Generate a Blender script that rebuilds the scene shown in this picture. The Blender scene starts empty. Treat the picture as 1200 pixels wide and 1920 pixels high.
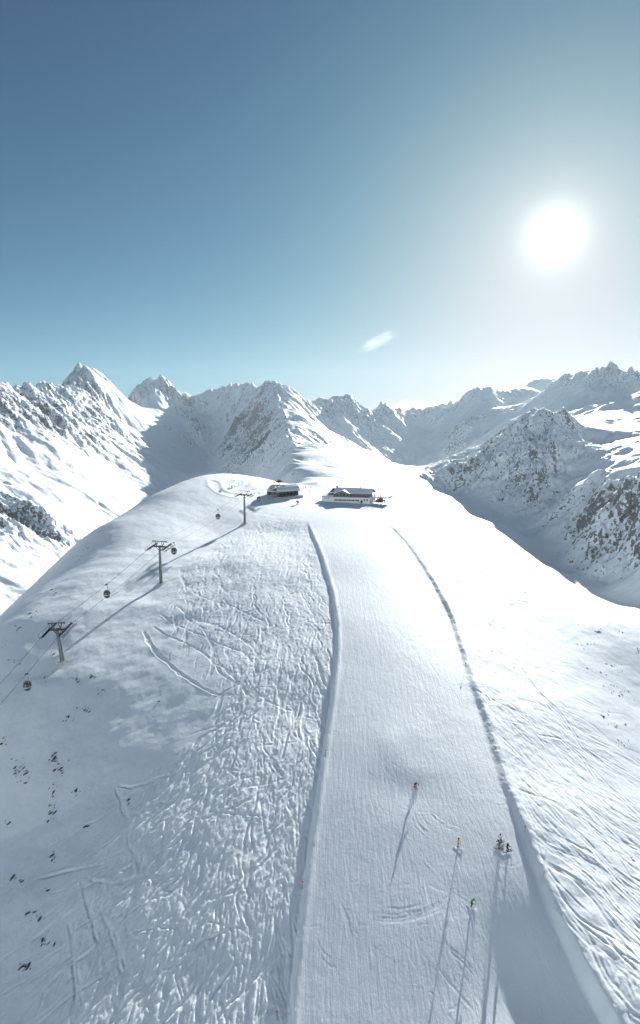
import bpy, bmesh, math, random
import numpy as np
from mathutils import Vector, Matrix

random.seed(7)
RNG = np.random.default_rng(11)
S = bpy.context.scene
COL = S.collection

# ------------------------------------------------------------------ camera model
F = 1050.0
PITCH = math.atan(130.0 / F)
CP, SP = math.cos(PITCH), math.sin(PITCH)


def ray(px, py):
    """direction through a photo pixel, scaled so that its forward (Y) part is 1"""
    px = np.asarray(px, float); py = np.asarray(py, float)
    xc = (px - 600.0) / F; yc = (py - 960.0) / F
    yf = CP - yc * SP
    return xc / yf, -(SP + yc * CP) / yf


def P(px, py, d):
    a, b = ray(px, py)
    return (float(a) * d, d, float(b) * d)


SUN_EL = 18.0
SUN_AZ = 21.7
# ------------------------------------------------------------------ noise


def perlin(x, y, seed=0):
    x = np.asarray(x, np.float64); y = np.asarray(y, np.float64)
    xi = np.floor(x).astype(np.int64); yi = np.floor(y).astype(np.int64)
    fx = (x - xi).astype(np.float32); fy = (y - yi).astype(np.float32)
    ux = fx * fx * fx * (fx * (fx * 6 - 15) + 10); uy = fy * fy * fy * (fy * (fy * 6 - 15) + 10)

    def g(ix, iy, dx, dy):
        h = (ix * 374761393 + iy * 668265263 + seed * 974634777) & 0xffffffff
        h = ((h ^ (h >> 13)) * 1274126177) & 0xffffffff
        h = (h ^ (h >> 16)) & 1023
        return GX[h] * dx + GY[h] * dy
    a = g(xi, yi, fx, fy); b = g(xi + 1, yi, fx - 1, fy)
    c = g(xi, yi + 1, fx, fy - 1); d = g(xi + 1, yi + 1, fx - 1, fy - 1)
    t = a + (b - a) * ux
    return (t + ((c + (d - c) * ux) - t) * uy) * 1.5


_ang = np.linspace(0, 2 * np.pi, 1024, endpoint=False)
GX = np.cos(_ang).astype(np.float32); GY = np.sin(_ang).astype(np.float32)


def fbm(x, y, octv=4, seed=0, gain=.5, lac=2.03):
    r = 0; a = 1.0; n = 0
    for k in range(octv):
        r = r + a * perlin(x, y, seed + k * 17); n += a
        a *= gain; x = x * lac + 3.7; y = y * lac - 1.9
    return r / n


def ridged(x, y, octv=4, seed=0, gain=.5, lac=2.03):
    r = 0; a = 1.0; n = 0
    for k in range(octv):
        v = 1 - np.abs(perlin(x, y, seed + k * 31)) * 2
        r = r + a * v; n += a
        a *= gain; x = x * lac + 5.1; y = y * lac + 2.3
    return r / n


def sstep(a, b, x):
    t = np.clip((x - a) / (b - a), 0, 1)
    return t * t * (3 - 2 * t)


# ------------------------------------------------------------------ the hill with the piste
HP = [  # photo pixel, forward distance: the skyline of the hill
    (0, 1178, 176), (60, 1125, 194), (110, 1085, 211), (185, 990, 266), (230, 965, 288), (300, 925, 312), (345, 905, 335), (380, 893, 355), (420, 887, 378), (470, 893, 394), (520, 903, 405),
    (1200, 1165, 205), (1060, 1110, 255), (1010, 1085, 278), (900, 1000, 330), (800, 960, 350), (455, 918, 345), (370, 945, 302), (400, 1000, 268)]
hp = [P(*q) for q in HP]
_cy = [20, 72, 98, 130, 180, 240, 290, 330, 380, 430]; _cz = [-99.5, -85.1, -77.8, -69.3, -57.5, -46, -39.6, -36.6, -35.0, -36]


def spine(Y):
    return float(np.interp(Y, _cy, _cz))


for Y_ in (50, 72, 98, 130, 155, 180, 210, 240, 265, 290, 330, 380, 430):
    hp.append((6 if Y_ < 330 else 0, Y_, spine(Y_)))
for Y_ in (60, 85, 110, 140, 170):
    hp += [(-28, Y_, spine(Y_) - (1.7 if Y_ < 130 else .9)), (-56, Y_, spine(Y_) - (6.2 if Y_ < 130 else 3 if Y_ < 160 else 1.2)), (-84, Y_, spine(Y_) - (12.5 if Y_ < 130 else 4.0 if Y_ < 160 else .6))]
for Y_ in (200, 235):
    hp += [(-32, Y_, spine(Y_) - .2), (-62, Y_, spine(Y_) - .3)]
hp += [(60, 75, spine(75) - 1.0), (100, 75, spine(75) - 8), (60, 110, spine(110) - 3.2), (100, 110, spine(110) - 12), (60, 150, spine(150) - 4), (100, 150, spine(150) - 12.5), (36, 110, spine(110) - .2), (36, 75, spine(75) + .2),
       (36, 150, spine(150) - .8), (45, 190, spine(190) - 2.2), (80, 190, spine(190) - 8), (42, 240, spine(240) - 2), (80, 240, spine(240) - 8.5), (45, 290, spine(290) - 2.2), (40, 340, spine(340) - 1)]
hp += [(-150, 190, -98), (-150, 260, -84), (-135, 320, -66), (-118, 380, -52), (-85, 450, -46), (-150, 110, -112), (-130, 55, -124), (-70, 25, -106),
       (175, 205, -95), (180, 270, -115), (165, 350, -105), (180, 110, -112), (140, 50, -112), (0, 25, -98), (0, -60, -122), (-60, -20, -130), (80, 0, -112),
       (60, 440, -44), (110, 420, -72), (0, 480, -38), (0, 560, -60), (-90, 520, -90), (90, 540, -90), (0, 700, -140), (-200, 400, -150), (-220, 200, -170),
       (230, 300, -160), (230, 450, -170), (230, 120, -150), (-200, 600, -200), (200, 650, -200)]
hp = np.array(hp, float)


def tps_fit(pts, vals, sc, lam):
    n = len(pts); p = pts / sc
    r = np.hypot(p[:, None, 0] - p[None, :, 0], p[:, None, 1] - p[None, :, 1])
    K = np.where(r > 0, r * r * np.log(r + 1e-12), 0) + lam * np.eye(n)
    A = np.zeros((n + 3, n + 3)); A[:n, :n] = K; A[:n, n] = 1; A[:n, n + 1:] = p; A[n, :n] = 1; A[n + 1:, :n] = p.T
    return p, np.linalg.solve(A, np.concatenate([vals, [0, 0, 0]])), sc


def tps_eval(m, X, Y):
    p, w, sc = m; x = X / sc; y = Y / sc
    z = w[-3] + w[-2] * x + w[-1] * y
    for i in range(len(p)):
        r2 = (x - p[i, 0]) ** 2 + (y - p[i, 1]) ** 2
        z = z + w[i] * .5 * r2 * np.log(r2 + 1e-12)
    return z


HM = tps_fit(hp[:, :2], hp[:, 2], 100.0, 2e-3)
# evaluate it once on a 2 m grid, then sample that grid
GHX0, GHY0, GHD = -320.0, -120.0, 2.0
_gx = np.arange(GHX0, 330, GHD); _gy = np.arange(GHY0, 900, GHD)
_GX, _GY = np.meshgrid(_gx, _gy)
HG = tps_eval(HM, _GX, _GY)


def sample(grid, x0, y0, d, X, Y):
    """smooth (bicubic) sampling of a regular grid"""
    fx = np.clip((X - x0) / d, 1, grid.shape[1] - 3.001); fy = np.clip((Y - y0) / d, 1, grid.shape[0] - 3.001)
    ix = fx.astype(np.int32); iy = fy.astype(np.int32); tx = fx - ix; ty = fy - iy

    def w(t):
        return (((-.5 * t + 1) * t - .5) * t, (1.5 * t - 2.5) * t * t + 1, ((-1.5 * t + 2) * t + .5) * t, (.5 * t - .5) * t * t)
    wx = w(tx); wy = w(ty); r = 0
    for j in range(4):
        row = 0
        for i in range(4):
            row = row + wx[i] * grid[iy + j - 1, ix + i - 1]
        r = r + wy[j] * row
    return r


def bilin(grid, x0, y0, d, X, Y):
    fx = np.clip((X - x0) / d, 0, grid.shape[1] - 1.001); fy = np.clip((Y - y0) / d, 0, grid.shape[0] - 1.001)
    ix = fx.astype(np.int32); iy = fy.astype(np.int32); tx = (fx - ix).astype(np.float32); ty = (fy - iy).astype(np.float32)
    a = grid[iy, ix]; b = grid[iy, ix + 1]; c = grid[iy + 1, ix]; e = grid[iy + 1, ix + 1]
    t = a + (b - a) * tx
    return t + ((c + (e - c) * tx) - t) * ty


def hill_raw(X, Y):
    return sample(HG, GHX0, GHY0, GHD, np.asarray(X, float), np.asarray(Y, float))


def ground(px, py, H=hill_raw):
    """where the line of sight through a photo pixel first meets the hill"""
    a, b = ray(px, py); a = np.atleast_1d(a); b = np.atleast_1d(b)
    Y = np.full(a.shape, 50.0); done = np.zeros(a.shape, bool)
    for _ in range(2600):
        below = H(a * Y, Y) >= b * Y
        done |= below
        if done.all() or Y.min() > 700:
            break
        Y = np.where(done, Y, Y * 1.002)
    return a * Y, Y


EL = [(566, 948), (580, 985), (605, 1045), (625, 1110), (634, 1170), (634, 1230), (625, 1310), (610, 1410), (592, 1540), (578, 1640), (566, 1740), (555, 1840), (551, 1920)]
ER = [(712, 968), (760, 1018), (805, 1085), (840, 1150), (862, 1220), (880, 1280), (905, 1350), (928, 1430), (950, 1500), (985, 1590), (1020, 1680), (1060, 1770), (1110, 1870), (1140, 1920)]


def edge(pts):
    a = np.array(pts, float); X, Y = ground(a[:, 0], a[:, 1]); o = np.argsort(Y); return Y[o], X[o]


ELY, ELX = edge(EL); ERY, ERX = edge(ER)
# the edges run on below the picture and fade out above
ELY = np.concatenate([[20, 50], ELY, [ELY[-1] + 40]]); ELX = np.concatenate([[ELX[0] - 1.5, ELX[0] - .6], ELX, [ELX[-1] + 3]])
ERY = np.concatenate([[20, 50], ERY, [ERY[-1] + 30]]); ERX = np.concatenate([[ERX[0] + 2, ERX[0] + 1], ERX, [ERX[-1] + 6]])


def smooth_edge(Yk, Xk):
    y = np.arange(15, 360, 1.0); x = np.interp(y, Yk, Xk)
    k = np.hanning(13); k /= k.sum()
    return y, np.convolve(np.pad(x, 6, mode='edge'), k, 'valid')


ELY, ELX = smooth_edge(ELY, ELX); ERY, ERX = smooth_edge(ERY, ERX)


def hill(X, Y):
    """the hill with the cut of the piste in it (no fine tracks)"""
    X = np.asarray(X, float); Y = np.asarray(Y, float)
    z = hill_raw(X, Y)
    xl = np.interp(Y, ELY, ELX); xr = np.interp(Y, ERY, ERX)
    wob = .5 * fbm(Y / 6.0, X * 0 + 3.3, 3, 5)
    sl = X - xl - .25 * wob; sr = X - xr - wob * .6 - .14 * fbm(Y / 3.2, X / 6 + 9.1, 4, 8, .6)
    fl = 1 - sstep(262, 292, Y); fr = 1 - sstep(270, 298, Y)
    # left: ground drops away below the groomed edge and comes back 30 m out, with a low rim on the edge
    z = z - fl * (.62 + .22 * perlin(Y / 25, Y * 0, 3)) * sstep(0.1, -1.15, sl) * sstep(-34, -8, sl)
    z = z + fl * .09 * np.exp(-((sl - .5) / .6) ** 2)
    # right: a bank of pushed snow stands above the groomed edge
    hr = .42 + .18 * perlin(Y / 18, Y * 0 + 4, 21) + .7 * sstep(120, 85, Y) + 1.3 * sstep(90, 72, Y)
    z = z + fr * hr * sstep(-.6, 1.5, sr) * sstep(26, 6, sr)
    z = z + fr * (.12 + .08 * perlin(Y / 6.0, X * 0 + 2, 22)) * np.exp(-((sr - 1.9) / 1.0) ** 2)
    # wind-shaped swells, stronger off the piste and to the left
    inside = sstep(-3, 3, sl) * sstep(3, -3, sr)
    left = sstep(-18, -50, X - 0.06 * (Y - 150)) * (1 - sstep(330, 420, Y))
    z = z + (1 - inside * .75) * .5 * fbm(X / 26, Y / 30, 3, 40)
    u = X * .80 + Y * .60; v = -X * .60 + Y * .80
    z = z + left * (.8 * fbm(u / 34, v / 24, 3, 51) + .12 * fbm(u / 9, v / 4, 4, 57)) * sstep(300, 200, Y)
    z = z + .07 * fbm(X / 3.1, Y / 3.4, 3, 60) * (1 - inside * .7)
    # gentle dips on the piste
    for (cx, cy, rx, ry, dz) in DIPS:
        z = z + dz * np.exp(-((X - cx) / rx) ** 2 - ((Y - cy) / ry) ** 2)
    return z


_dx, _dy = ground([770, 800, 640, 1000, 1022, 850], [1440, 1560, 1700, 1740, 1900, 1770])
DIPS = [(_dx[0] - 3.5, _dy[0] + 7, 4.5, 6, .24), (_dx[0] + .5, _dy[0] - 1, 4, 4, .12), (_dx[0] - 2, _dy[0] - 6, 8, 5, -.20), (_dx[0] + 3, _dy[0] + 10, 3, 5, .12), (_dx[4], _dy[4], 8.5, 12, -2.3), (_dx[5], _dy[5], 5, 5, .16)]

# a bulldozed loop of road near the top and a bench under the station
_rx, _ry = ground([402, 404, 414, 435, 465, 500, 520], [905, 914, 922, 928, 929, 926, 921])


# ------------------------------------------------------------------ fine snow relief: ski tracks carved in a 0.15 m grid
TX0, TY0, TD = -130.0, 55.0, 0.15
TW, TH = int(285 / TD), int(300 / TD)
TR = np.zeros((TH, TW), np.float32)
BR = np.zeros((TH, TW), np.float32)


def carve(pts, depth, width, berm=.5, fade=True, jit=0.0):
    pts = np.asarray(pts, float)
    seg = np.hypot(*np.diff(pts, axis=0).T); s = np.concatenate([[0], np.cumsum(seg)])
    n = max(4, int(s[-1] / .11)); t = np.linspace(0, s[-1], n)
    x = np.interp(t, s, pts[:, 0]); y = np.interp(t, s, pts[:, 1])
    if jit:
        x = x + jit * perlin(t / 3, t * 0 + RNG.random() * 99, 3); y = y + jit * perlin(t / 3, t * 0 + RNG.random() * 99, 4)
    tx = np.gradient(x); ty = np.gradient(y); L = np.hypot(tx, ty) + 1e-9; nx, ny = -ty / L, tx / L
    a = np.ones(n)
    if fade:
        e = min(.25, 3.0 / max(s[-1], 1)); a = sstep(0, e, t / s[-1]) * sstep(1, 1 - e, t / s[-1])
    a = a * (.75 + .35 * perlin(t / 2.2, t * 0 + RNG.random() * 99, 2))
    side = RNG.choice([-1, 1])
    for v in np.arange(-2.4 * width, 2.4 * width + .01, .11):
        q = v / width
        gro = -depth * math.exp(-(q * 1.25) ** 2)
        ber = depth * berm * (math.exp(-((q - 1.5 * side) / .55) ** 2) + .45 * math.exp(-((q + 1.5 * side) / .5) ** 2))
        ix = ((x + nx * v - TX0) / TD).astype(int); iy = ((y + ny * v - TY0) / TD).astype(int)
        ok = (ix >= 0) & (ix < TW) & (iy >= 0) & (iy < TH)
        np.minimum.at(TR, (iy[ok], ix[ok]), (gro * a[ok]).astype(np.float32))
        np.maximum.at(BR, (iy[ok], ix[ok]), (ber * a[ok]).astype(np.float32))


def inpoly(x, y, poly):
    c = np.zeros(np.shape(x), bool); n = len(poly)
    for i in range(n):
        x1, y1 = poly[i]; x2, y2 = poly[(i + 1) % n]
        m = ((y1 > y) != (y2 > y)) & (x < (x2 - x1) * (y - y1) / (y2 - y1 + 1e-9) + x1)
        c ^= m
    return c


def fall(x, y):
    e = 2.0
    gx = (hill_raw(x + e, y) - hill_raw(x - e, y)); gy = (hill_raw(x, y + e) - hill_raw(x, y - e))
    return math.atan2(float(-gy), float(-gx))


def turning_track(x, y, L, amp, lam, lean=0.0, double=.0, depth=.2, width=.32, berm=.5):
    ph = RNG.random() * 6.28; step = .5; pts = []; lam2 = lam * (0.8 + .4 * RNG.random())
    th0 = fall(x, y)
    for k in range(int(L / step)):
        pts.append((x, y))
        if k % 12 == 0:
            th0 = .7 * th0 + .3 * fall(x, y)
        th = th0 + lean + amp * math.sin(6.283 * k * step / lam2 + ph)
        x += math.cos(th) * step; y += math.sin(th) * step
    carve(pts, depth, width, berm)
    if double:
        p = np.array(pts); carve(p + np.array([double, double * .2]), depth * .9, width, berm)


# --- the tracked-out field left of the piste
FIELD = [(560, 965), (470, 985), (360, 1050), (330, 1120), (400, 1180), (450, 1290), (380, 1380), (250, 1470), (240, 1590), (180, 1660), (140, 1800), (130, 1920),
         (545, 1920), (560, 1760), (585, 1560), (608, 1400), (625, 1260), (622, 1150), (600, 1060), (572, 990)]
fa = np.array(FIELD, float); FX, FY = ground(fa[:, 0], fa[:, 1]); FPOLY = list(zip(FX, FY))
n = 0
while n < 1600:
    x = RNG.uniform(FX.min(), FX.max()); y = RNG.uniform(FY.min(), FY.max())
    if not inpoly(np.array(x), np.array(y), FPOLY):
        continue
    n += 1
    far_k = sstep(120, 210, y); big_ = RNG.random() < .3
    turning_track(x, y, RNG.uniform(8, 20) * (1 - .4 * far_k) + 22 * RNG.random() ** 3, RNG.uniform(.12, .5), RNG.uniform(7, 15), RNG.normal(.0, .24) - .15 * far_k, double=(.55 if RNG.random() < .35 else 0),
                  depth=(RNG.uniform(.16, .28) if big_ else RNG.uniform(.07, .16)) * (1 - .2 * far_k), width=(RNG.uniform(.2, .34) if big_ else RNG.uniform(.12, .2)), berm=.7)
# a few traverses and loops through it
for q in range(60):
    x = RNG.uniform(FX.min(), FX.max()); y = RNG.uniform(70, 190)
    if inpoly(np.array(x), np.array(y), FPOLY):
        th = RNG.uniform(-.6, .5) + (math.pi if RNG.random() < .5 else 0); L = RNG.uniform(8, 22); c = RNG.normal(0, .03); pts = []
        for k in range(int(L / .5)):
            pts.append((x, y)); x += .5 * math.cos(th); y += .5 * math.sin(th); th += c
        carve(pts, RNG.uniform(.08, .2), RNG.uniform(.2, .36), .5)
# single tracks that can be told apart
LINES = [
    [(268, 1180), (275, 1200), (290, 1222), (310, 1240), (335, 1262), (365, 1280), (395, 1298), (425, 1307)],
    [(272, 1186), (280, 1206), (300, 1230), (330, 1256), (370, 1285), (410, 1303), (445, 1300)],
    [(285, 1172), (310, 1190), (345, 1205), (375, 1218), (400, 1240), (412, 1262), (440, 1280), (465, 1290)],
    [(300, 1150), (318, 1165), (350, 1180), (385, 1195), (420, 1210), (455, 1222), (480, 1250)],
    [(330, 1135), (345, 1150), (372, 1165), (405, 1172), (440, 1190), (470, 1210), (490, 1240)],
    [(345, 1140), (350, 1160), (382, 1180), (400, 1215), (405, 1240), (430, 1262), (452, 1285), (470, 1310)],
    [(325, 1150), (330, 1180), (322, 1195), (300, 1200)],
    [(335, 1075), (345, 1090), (360, 1110), (390, 1125), (430, 1135), (465, 1150), (495, 1165)],
    [(340, 1065), (338, 1080), (348, 1100), (352, 1120)],
    [(150, 1640), (175, 1652), (215, 1657), (255, 1645), (300, 1640)],
    [(146, 1640), (155, 1665), (165, 1700), (178, 1740), (190, 1780)],
    [(155, 1668), (180, 1655), (205, 1650)],
    [(215, 1470), (245, 1475), (290, 1462), (330, 1448), (370, 1440)],
    [(216, 1472), (228, 1510), (240, 1545), (245, 1590), (262, 1630), (300, 1660)],
    [(232, 1530), (262, 1525), (300, 1505), (350, 1500)],
    [(130, 1720), (135, 1770), (142, 1830), (146, 1900)],
    [(180, 1690), (205, 1740), (225, 1800), (240, 1840)],
    [(830, 1085), (870, 1105), (905, 1127), (950, 1135), (1010, 1130), (1040, 1118)],
    [(840, 1085), (880, 1105), (930, 1122), (990, 1130), (1030, 1122)],
    [(880, 1290), (905, 1305), (918, 1322)]]
for L in LINES:
    a = np.array(L, float); X, Y = ground(a[:, 0], a[:, 1]); carve(np.stack([X, Y], 1), .22, .26, .5, jit=.3)
    carve(np.stack([X + .75, Y - .3], 1), .18, .22, .5, jit=.3)
# --- right of the piste: long sweeping runs, rough at the bottom
RF = [(745, 985), (790, 1030), (870, 1120), (960, 1230), (1060, 1370), (1130, 1470), (1200, 1560), (1200, 1920), (1150, 1920), (1100, 1820), (1030, 1680), (985, 1570), (940, 1440), (900, 1310), (868, 1210), (825, 1090), (770, 1020)]
fa = np.array(RF, float); GX_, GY_ = ground(fa[:, 0], fa[:, 1]); RPOLY = list(zip(GX_, GY_)); n = 0
while n < 300:
    x = RNG.uniform(GX_.min(), GX_.max()); y = RNG.uniform(GY_.min(), GY_.max())
    if not inpoly(np.array(x), np.array(y), RPOLY):
        continue
    n += 1
    low = sstep(135, 85, y)
    turning_track(x, y, RNG.uniform(10, 40), RNG.uniform(.08, .45), RNG.uniform(14, 26), .14 + RNG.normal(0, .30), double=.7 * (RNG.random() < .4),
                  depth=RNG.uniform(.04, .12) + .10 * low * RNG.random(), width=RNG.uniform(.14, .26) + .12 * low * RNG.random(), berm=.6)
for L in ([(880, 1130), (930, 1185), (985, 1270), (1040, 1340), (1075, 1380)], [(960, 1240), (1000, 1290), (1050, 1340), (1090, 1400), (1140, 1440)], [(1000, 1380), (1050, 1385), (1090, 1420), (1120, 1470)],
          [(905, 1150), (940, 1190), (960, 1220)]):
    a = np.array(L, float); X, Y = ground(a[:, 0], a[:, 1])
    carve(np.stack([X, Y], 1), .2, .3, .5); carve(np.stack([X + .8, Y], 1), .18, .28, .5)
# --- on the piste: short skidded arcs, faint carved lines
_ty = TY0 + TD * np.arange(TH); _tx = TX0 + TD * np.arange(TW)
_msk = (1 - sstep(-.5, .3, _tx[None, :] - np.interp(_ty, ELY, ELX)[:, None]) * sstep(.9, .1, _tx[None, :] - np.interp(_ty, ERY, ERX)[:, None])).astype(np.float32)
TR *= _msk; BR *= _msk
n = 0
while n < 2100:
    y = 62 + 215 * RNG.random() ** 1.5; xl = np.interp(y, ELY, ELX); xr = np.interp(y, ERY, ERX); x = RNG.uniform(xl + 1.5, xr - 1)
    n += 1
    th0 = fall(x, y)
    if RNG.random() < .45:
        th = th0 + RNG.normal(0, .8); c = RNG.normal(0, .06); L = RNG.uniform(2, 9)
    else:
        th = th0 + RNG.normal(0, .18); c = RNG.normal(0, .012); L = RNG.uniform(5, 22)
    pts = []
    for k in range(int(L / .4)):
        pts.append((x, y)); x += .4 * math.cos(th); y += .4 * math.sin(th); th += c
    carve(pts, RNG.uniform(.012, .045), RNG.uniform(.09, .16), .8)
ARCS = [[(690, 1715), (740, 1718), (790, 1710), (830, 1690), (850, 1668)], [(695, 1722), (745, 1725), (795, 1716), (838, 1695)], [(700, 1729), (750, 1731), (800, 1722), (842, 1702)], [(705, 1705), (755, 1708), (800, 1698)],
        [(775, 1520), (782, 1545), (798, 1562), (815, 1572)], [(782, 1522), (795, 1545), (815, 1562)], [(800, 1520), (830, 1545), (870, 1560)], 
        [(640, 1690), (652, 1720), (660, 1760)], [(820, 1800), (845, 1840), (880, 1880), (900, 1900)], [(830, 1770), (870, 1800), (895, 1830)]]
for L in ARCS:
    a = np.array(L, float); X, Y = ground(a[:, 0], a[:, 1])
    for k in range(3):
        carve(np.stack([X + RNG.normal(0, .35), Y + RNG.normal(0, .35)], 1), .065, .13, .8)
TRACK = TR + BR * (TR > -.04) + .5 * BR * (TR <= -.04)
# soften the cell edges a little
for ax in (0, 1):
    TRACK = .25 * np.roll(TRACK, 1, ax) + .5 * TRACK + .25 * np.roll(TRACK, -1, ax)
del TR, BR, _msk


def relief(X, Y):
    inb = (X > TX0 + 1) & (X < TX0 + TW * TD - 1) & (Y > TY0 + 1) & (Y < TY0 + TH * TD - 1)
    t = bilin(TRACK, TX0, TY0, TD, X, Y) * inb
    xl = np.interp(Y, ELY, ELX); xr = np.interp(Y, ERY, ERX)
    ins = sstep(.5, 2.5, X - xl) * sstep(-.3, -2.0, X - xr)
    # lumps of the skied field
    near = np.zeros(X.shape, np.float32)
    c = np.stack([FX, FY], 1)
    m = inpoly(X, Y, FPOLY) & (X < xl - .8)
    t = t + m * (.07 * fbm(X / .8, Y / 1.3, 3, 71) + .10 * fbm(X / 2.2, Y / 7.0, 3, 73))
    m2 = inpoly(X, Y, RPOLY) & (X > xr + .8)
    t = t + m2 * (.07 * fbm(X / 1.3, Y / 2.2, 3, 75) + sstep(120, 80, Y) * .2 * fbm(X / 4, Y / 6, 2, 76))
    # broken lumps along the two banks
    bl = np.exp(-((X - xl + .6) / 1.1) ** 2) + np.exp(-((X - xr - 1.0) / 1.6) ** 2)
    t = t + (Y < 290) * bl * .06 * fbm(X / .9, Y / 1.1, 3, 78, .65)
    # groomed piste: faint streaks down the run
    t = t + ins * (.022 * fbm((X - xl) / .7, Y / 9.0, 3, 81) + .012 * fbm(X / 1.2, Y / 1.5, 2, 83))
    return t


# ------------------------------------------------------------------ mountains
R_, K_ = [], []   # far control points: x, y, z, roughness, rockiness


def far(pts, rough, rock, line=False):
    w = [P(*q) for q in pts]
    if line:
        o = [w[0]]
        for a, b in zip(w, w[1:]):
            L = math.dist(a, b); k = max(1, int(L / 110))
            for i in range(1, k + 1):
                o.append(tuple(a[j] + (b[j] - a[j]) * i / k for j in range(3)))
        w = o
    R_.extend([(*q, rough, rock) for q in w])


SKYL = [  # crests: photo pixel and distance, roughness, rock
    ([(-160, 705, 1350), (-80, 715, 1550), (0, 719, 1783), (28, 725, 1900), (54, 723, 2050), (93, 726, 2300), (105, 725, 2500), (140, 693, 2850), (168, 702, 2950), (196, 726, 3000), (217, 747, 3050)], .62, .5),
    ([(245, 746, 3500), (255, 730, 3700), (280, 721, 3800), (308, 716, 3800), (322, 725, 3800), (346, 747, 3800), (357, 748, 3900), (402, 744, 4000), (430, 735, 3900), (450, 722, 3700), (474, 720, 3500), (488, 725, 3300), (508, 716, 3200)], .9, .5),
    ([(508, 716, 3200), (527, 729, 3230), (555, 748, 3300), (583, 753, 3350), (625, 753, 3450), (646, 746, 3450), (660, 755, 3450), (688, 776, 3500), (698, 773, 3600), (716, 761, 3700), (733, 773, 3800), (751, 776, 3900), (772, 790, 4000)], 1.0, .75),
    ([(777, 789, 4500), (804, 770, 4800), (825, 785, 4600), (846, 779, 4200), (877, 743, 3500), (908, 730, 3500), (927, 737, 3600)], .9, .6),
    ([(927, 737, 3600), (958, 735, 4200), (998, 719, 5000), (1046, 718, 5100), (1067, 725, 4800)], .3, .1),
    ([(1079, 725, 3000), (1098, 702, 2800), (1110, 708, 2750), (1142, 691, 2650), (1158, 702, 2600), (1175, 706, 2550), (1185, 701, 2500), (1200, 704, 2450), (1260, 690, 2300), (1350, 700, 2050), (1500, 700, 1800)], 1.0, .7)]
for pts, ro, rk in SKYL:
    far(pts, ro, rk, True)
    for q in pts:
        a = P(*q); k = 1.12
        R_.append((a[0] * k, a[1] * k, a[2] - .12 * a[1] * .75, .5, .3)); k = 1.35
        R_.append((a[0] * k, a[1] * k, -150., .5, .3))
# left mountain: face falling to the right into the valley
far([(0, 1000, 960), (100, 1000, 1077), (50, 1000, 1010)], .8, .6)
far([(0, 1090, 800), (80, 1050, 930), (150, 1000, 1180)], .3, .1)
far([(0, 900, 1190), (100, 920, 1260), (-120, 1000, 830), (-120, 850, 1150)], .3, .1)
far([(0, 850, 1350), (100, 850, 1520), (200, 950, 1401), (200, 870, 1800), (280, 900, 1907), (260, 850, 2250)], .35, .25)
far([(0, 790, 1560), (100, 790, 1850), (200, 800, 2350), (60, 790, 1720), (150, 795, 2100)], .9, .85)
far([(40, 755, 1830), (100, 755, 2150), (150, 740, 2600), (190, 770, 2650)], .9, .7)
far([(240, 800, 2700), (300, 770, 3250), (270, 765, 3300), (290, 800, 2950), (325, 825, 2900), (332, 850, 2700), (312, 870, 2300)], .3, .15)
# basin in the middle
far([(380, 862, 3100), (360, 890, 2300), (400, 880, 2700), (440, 868, 2900), (420, 830, 3250), (430, 800, 3450), (405, 780, 3650)], .12, .0)
far([(310, 762, 3500), (345, 800, 3300), (330, 790, 3350)], .35, .2)
far([(346, 760, 3700), (360, 785, 3450), (372, 810, 3250), (362, 840, 3050)], .9, .9, True)
# the central peak: ridge towards the hill, rocky left face, sunny right flank
far([(508, 716, 3200), (515, 740, 2950), (525, 765, 2650), (535, 790, 2300), (540, 815, 1850), (542, 840, 1400)], .5, .5, True)
far([(542, 840, 1400), (543, 860, 1000), (548, 878, 720), (560, 898, 520), (578, 908, 430)], .1, .0, True)
far([(440, 800, 3100), (470, 795, 2900), (500, 800, 2520), (430, 845, 2850), (470, 840, 2560), (505, 835, 2120)], 1.1, 1.3)
far([(462, 872, 2400), (490, 890, 1900), (520, 900, 1300), (515, 868, 1620)], .4, .4)
far([(450, 750, 3420), (480, 745, 3250)], .5, .4)
far([(570, 790, 2780), (620, 815, 2950), (680, 840, 3000), (740, 865, 3000), (800, 880, 2900), (600, 800, 2880), (650, 828, 2980), (710, 852, 3000)], .5, .25)
far([(600, 775, 3130), (650, 790, 3200), (700, 812, 3280), (740, 815, 3420)], .6, .6)
far([(770, 800, 3700), (820, 813, 3550), (800, 828, 3350), (780, 850, 3100), (825, 845, 3100)], .3, .3)
far([(600, 850, 1900), (570, 845, 1700), (650, 868, 1750), (700, 880, 1700), (760, 897, 1600), (640, 845, 2350), (700, 866, 2350)], .35, .08)
far([(600, 880, 1000), (650, 890, 900), (700, 905, 800), (750, 918, 720), (800, 920, 1000), (825, 925, 1100), (620, 900, 560), (680, 910, 520)], .12, .0)
far([(850, 932, 1200), (830, 905, 1800), (810, 892, 2300), (822, 872, 2700), (845, 880, 2400)], .12, .05)
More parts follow.
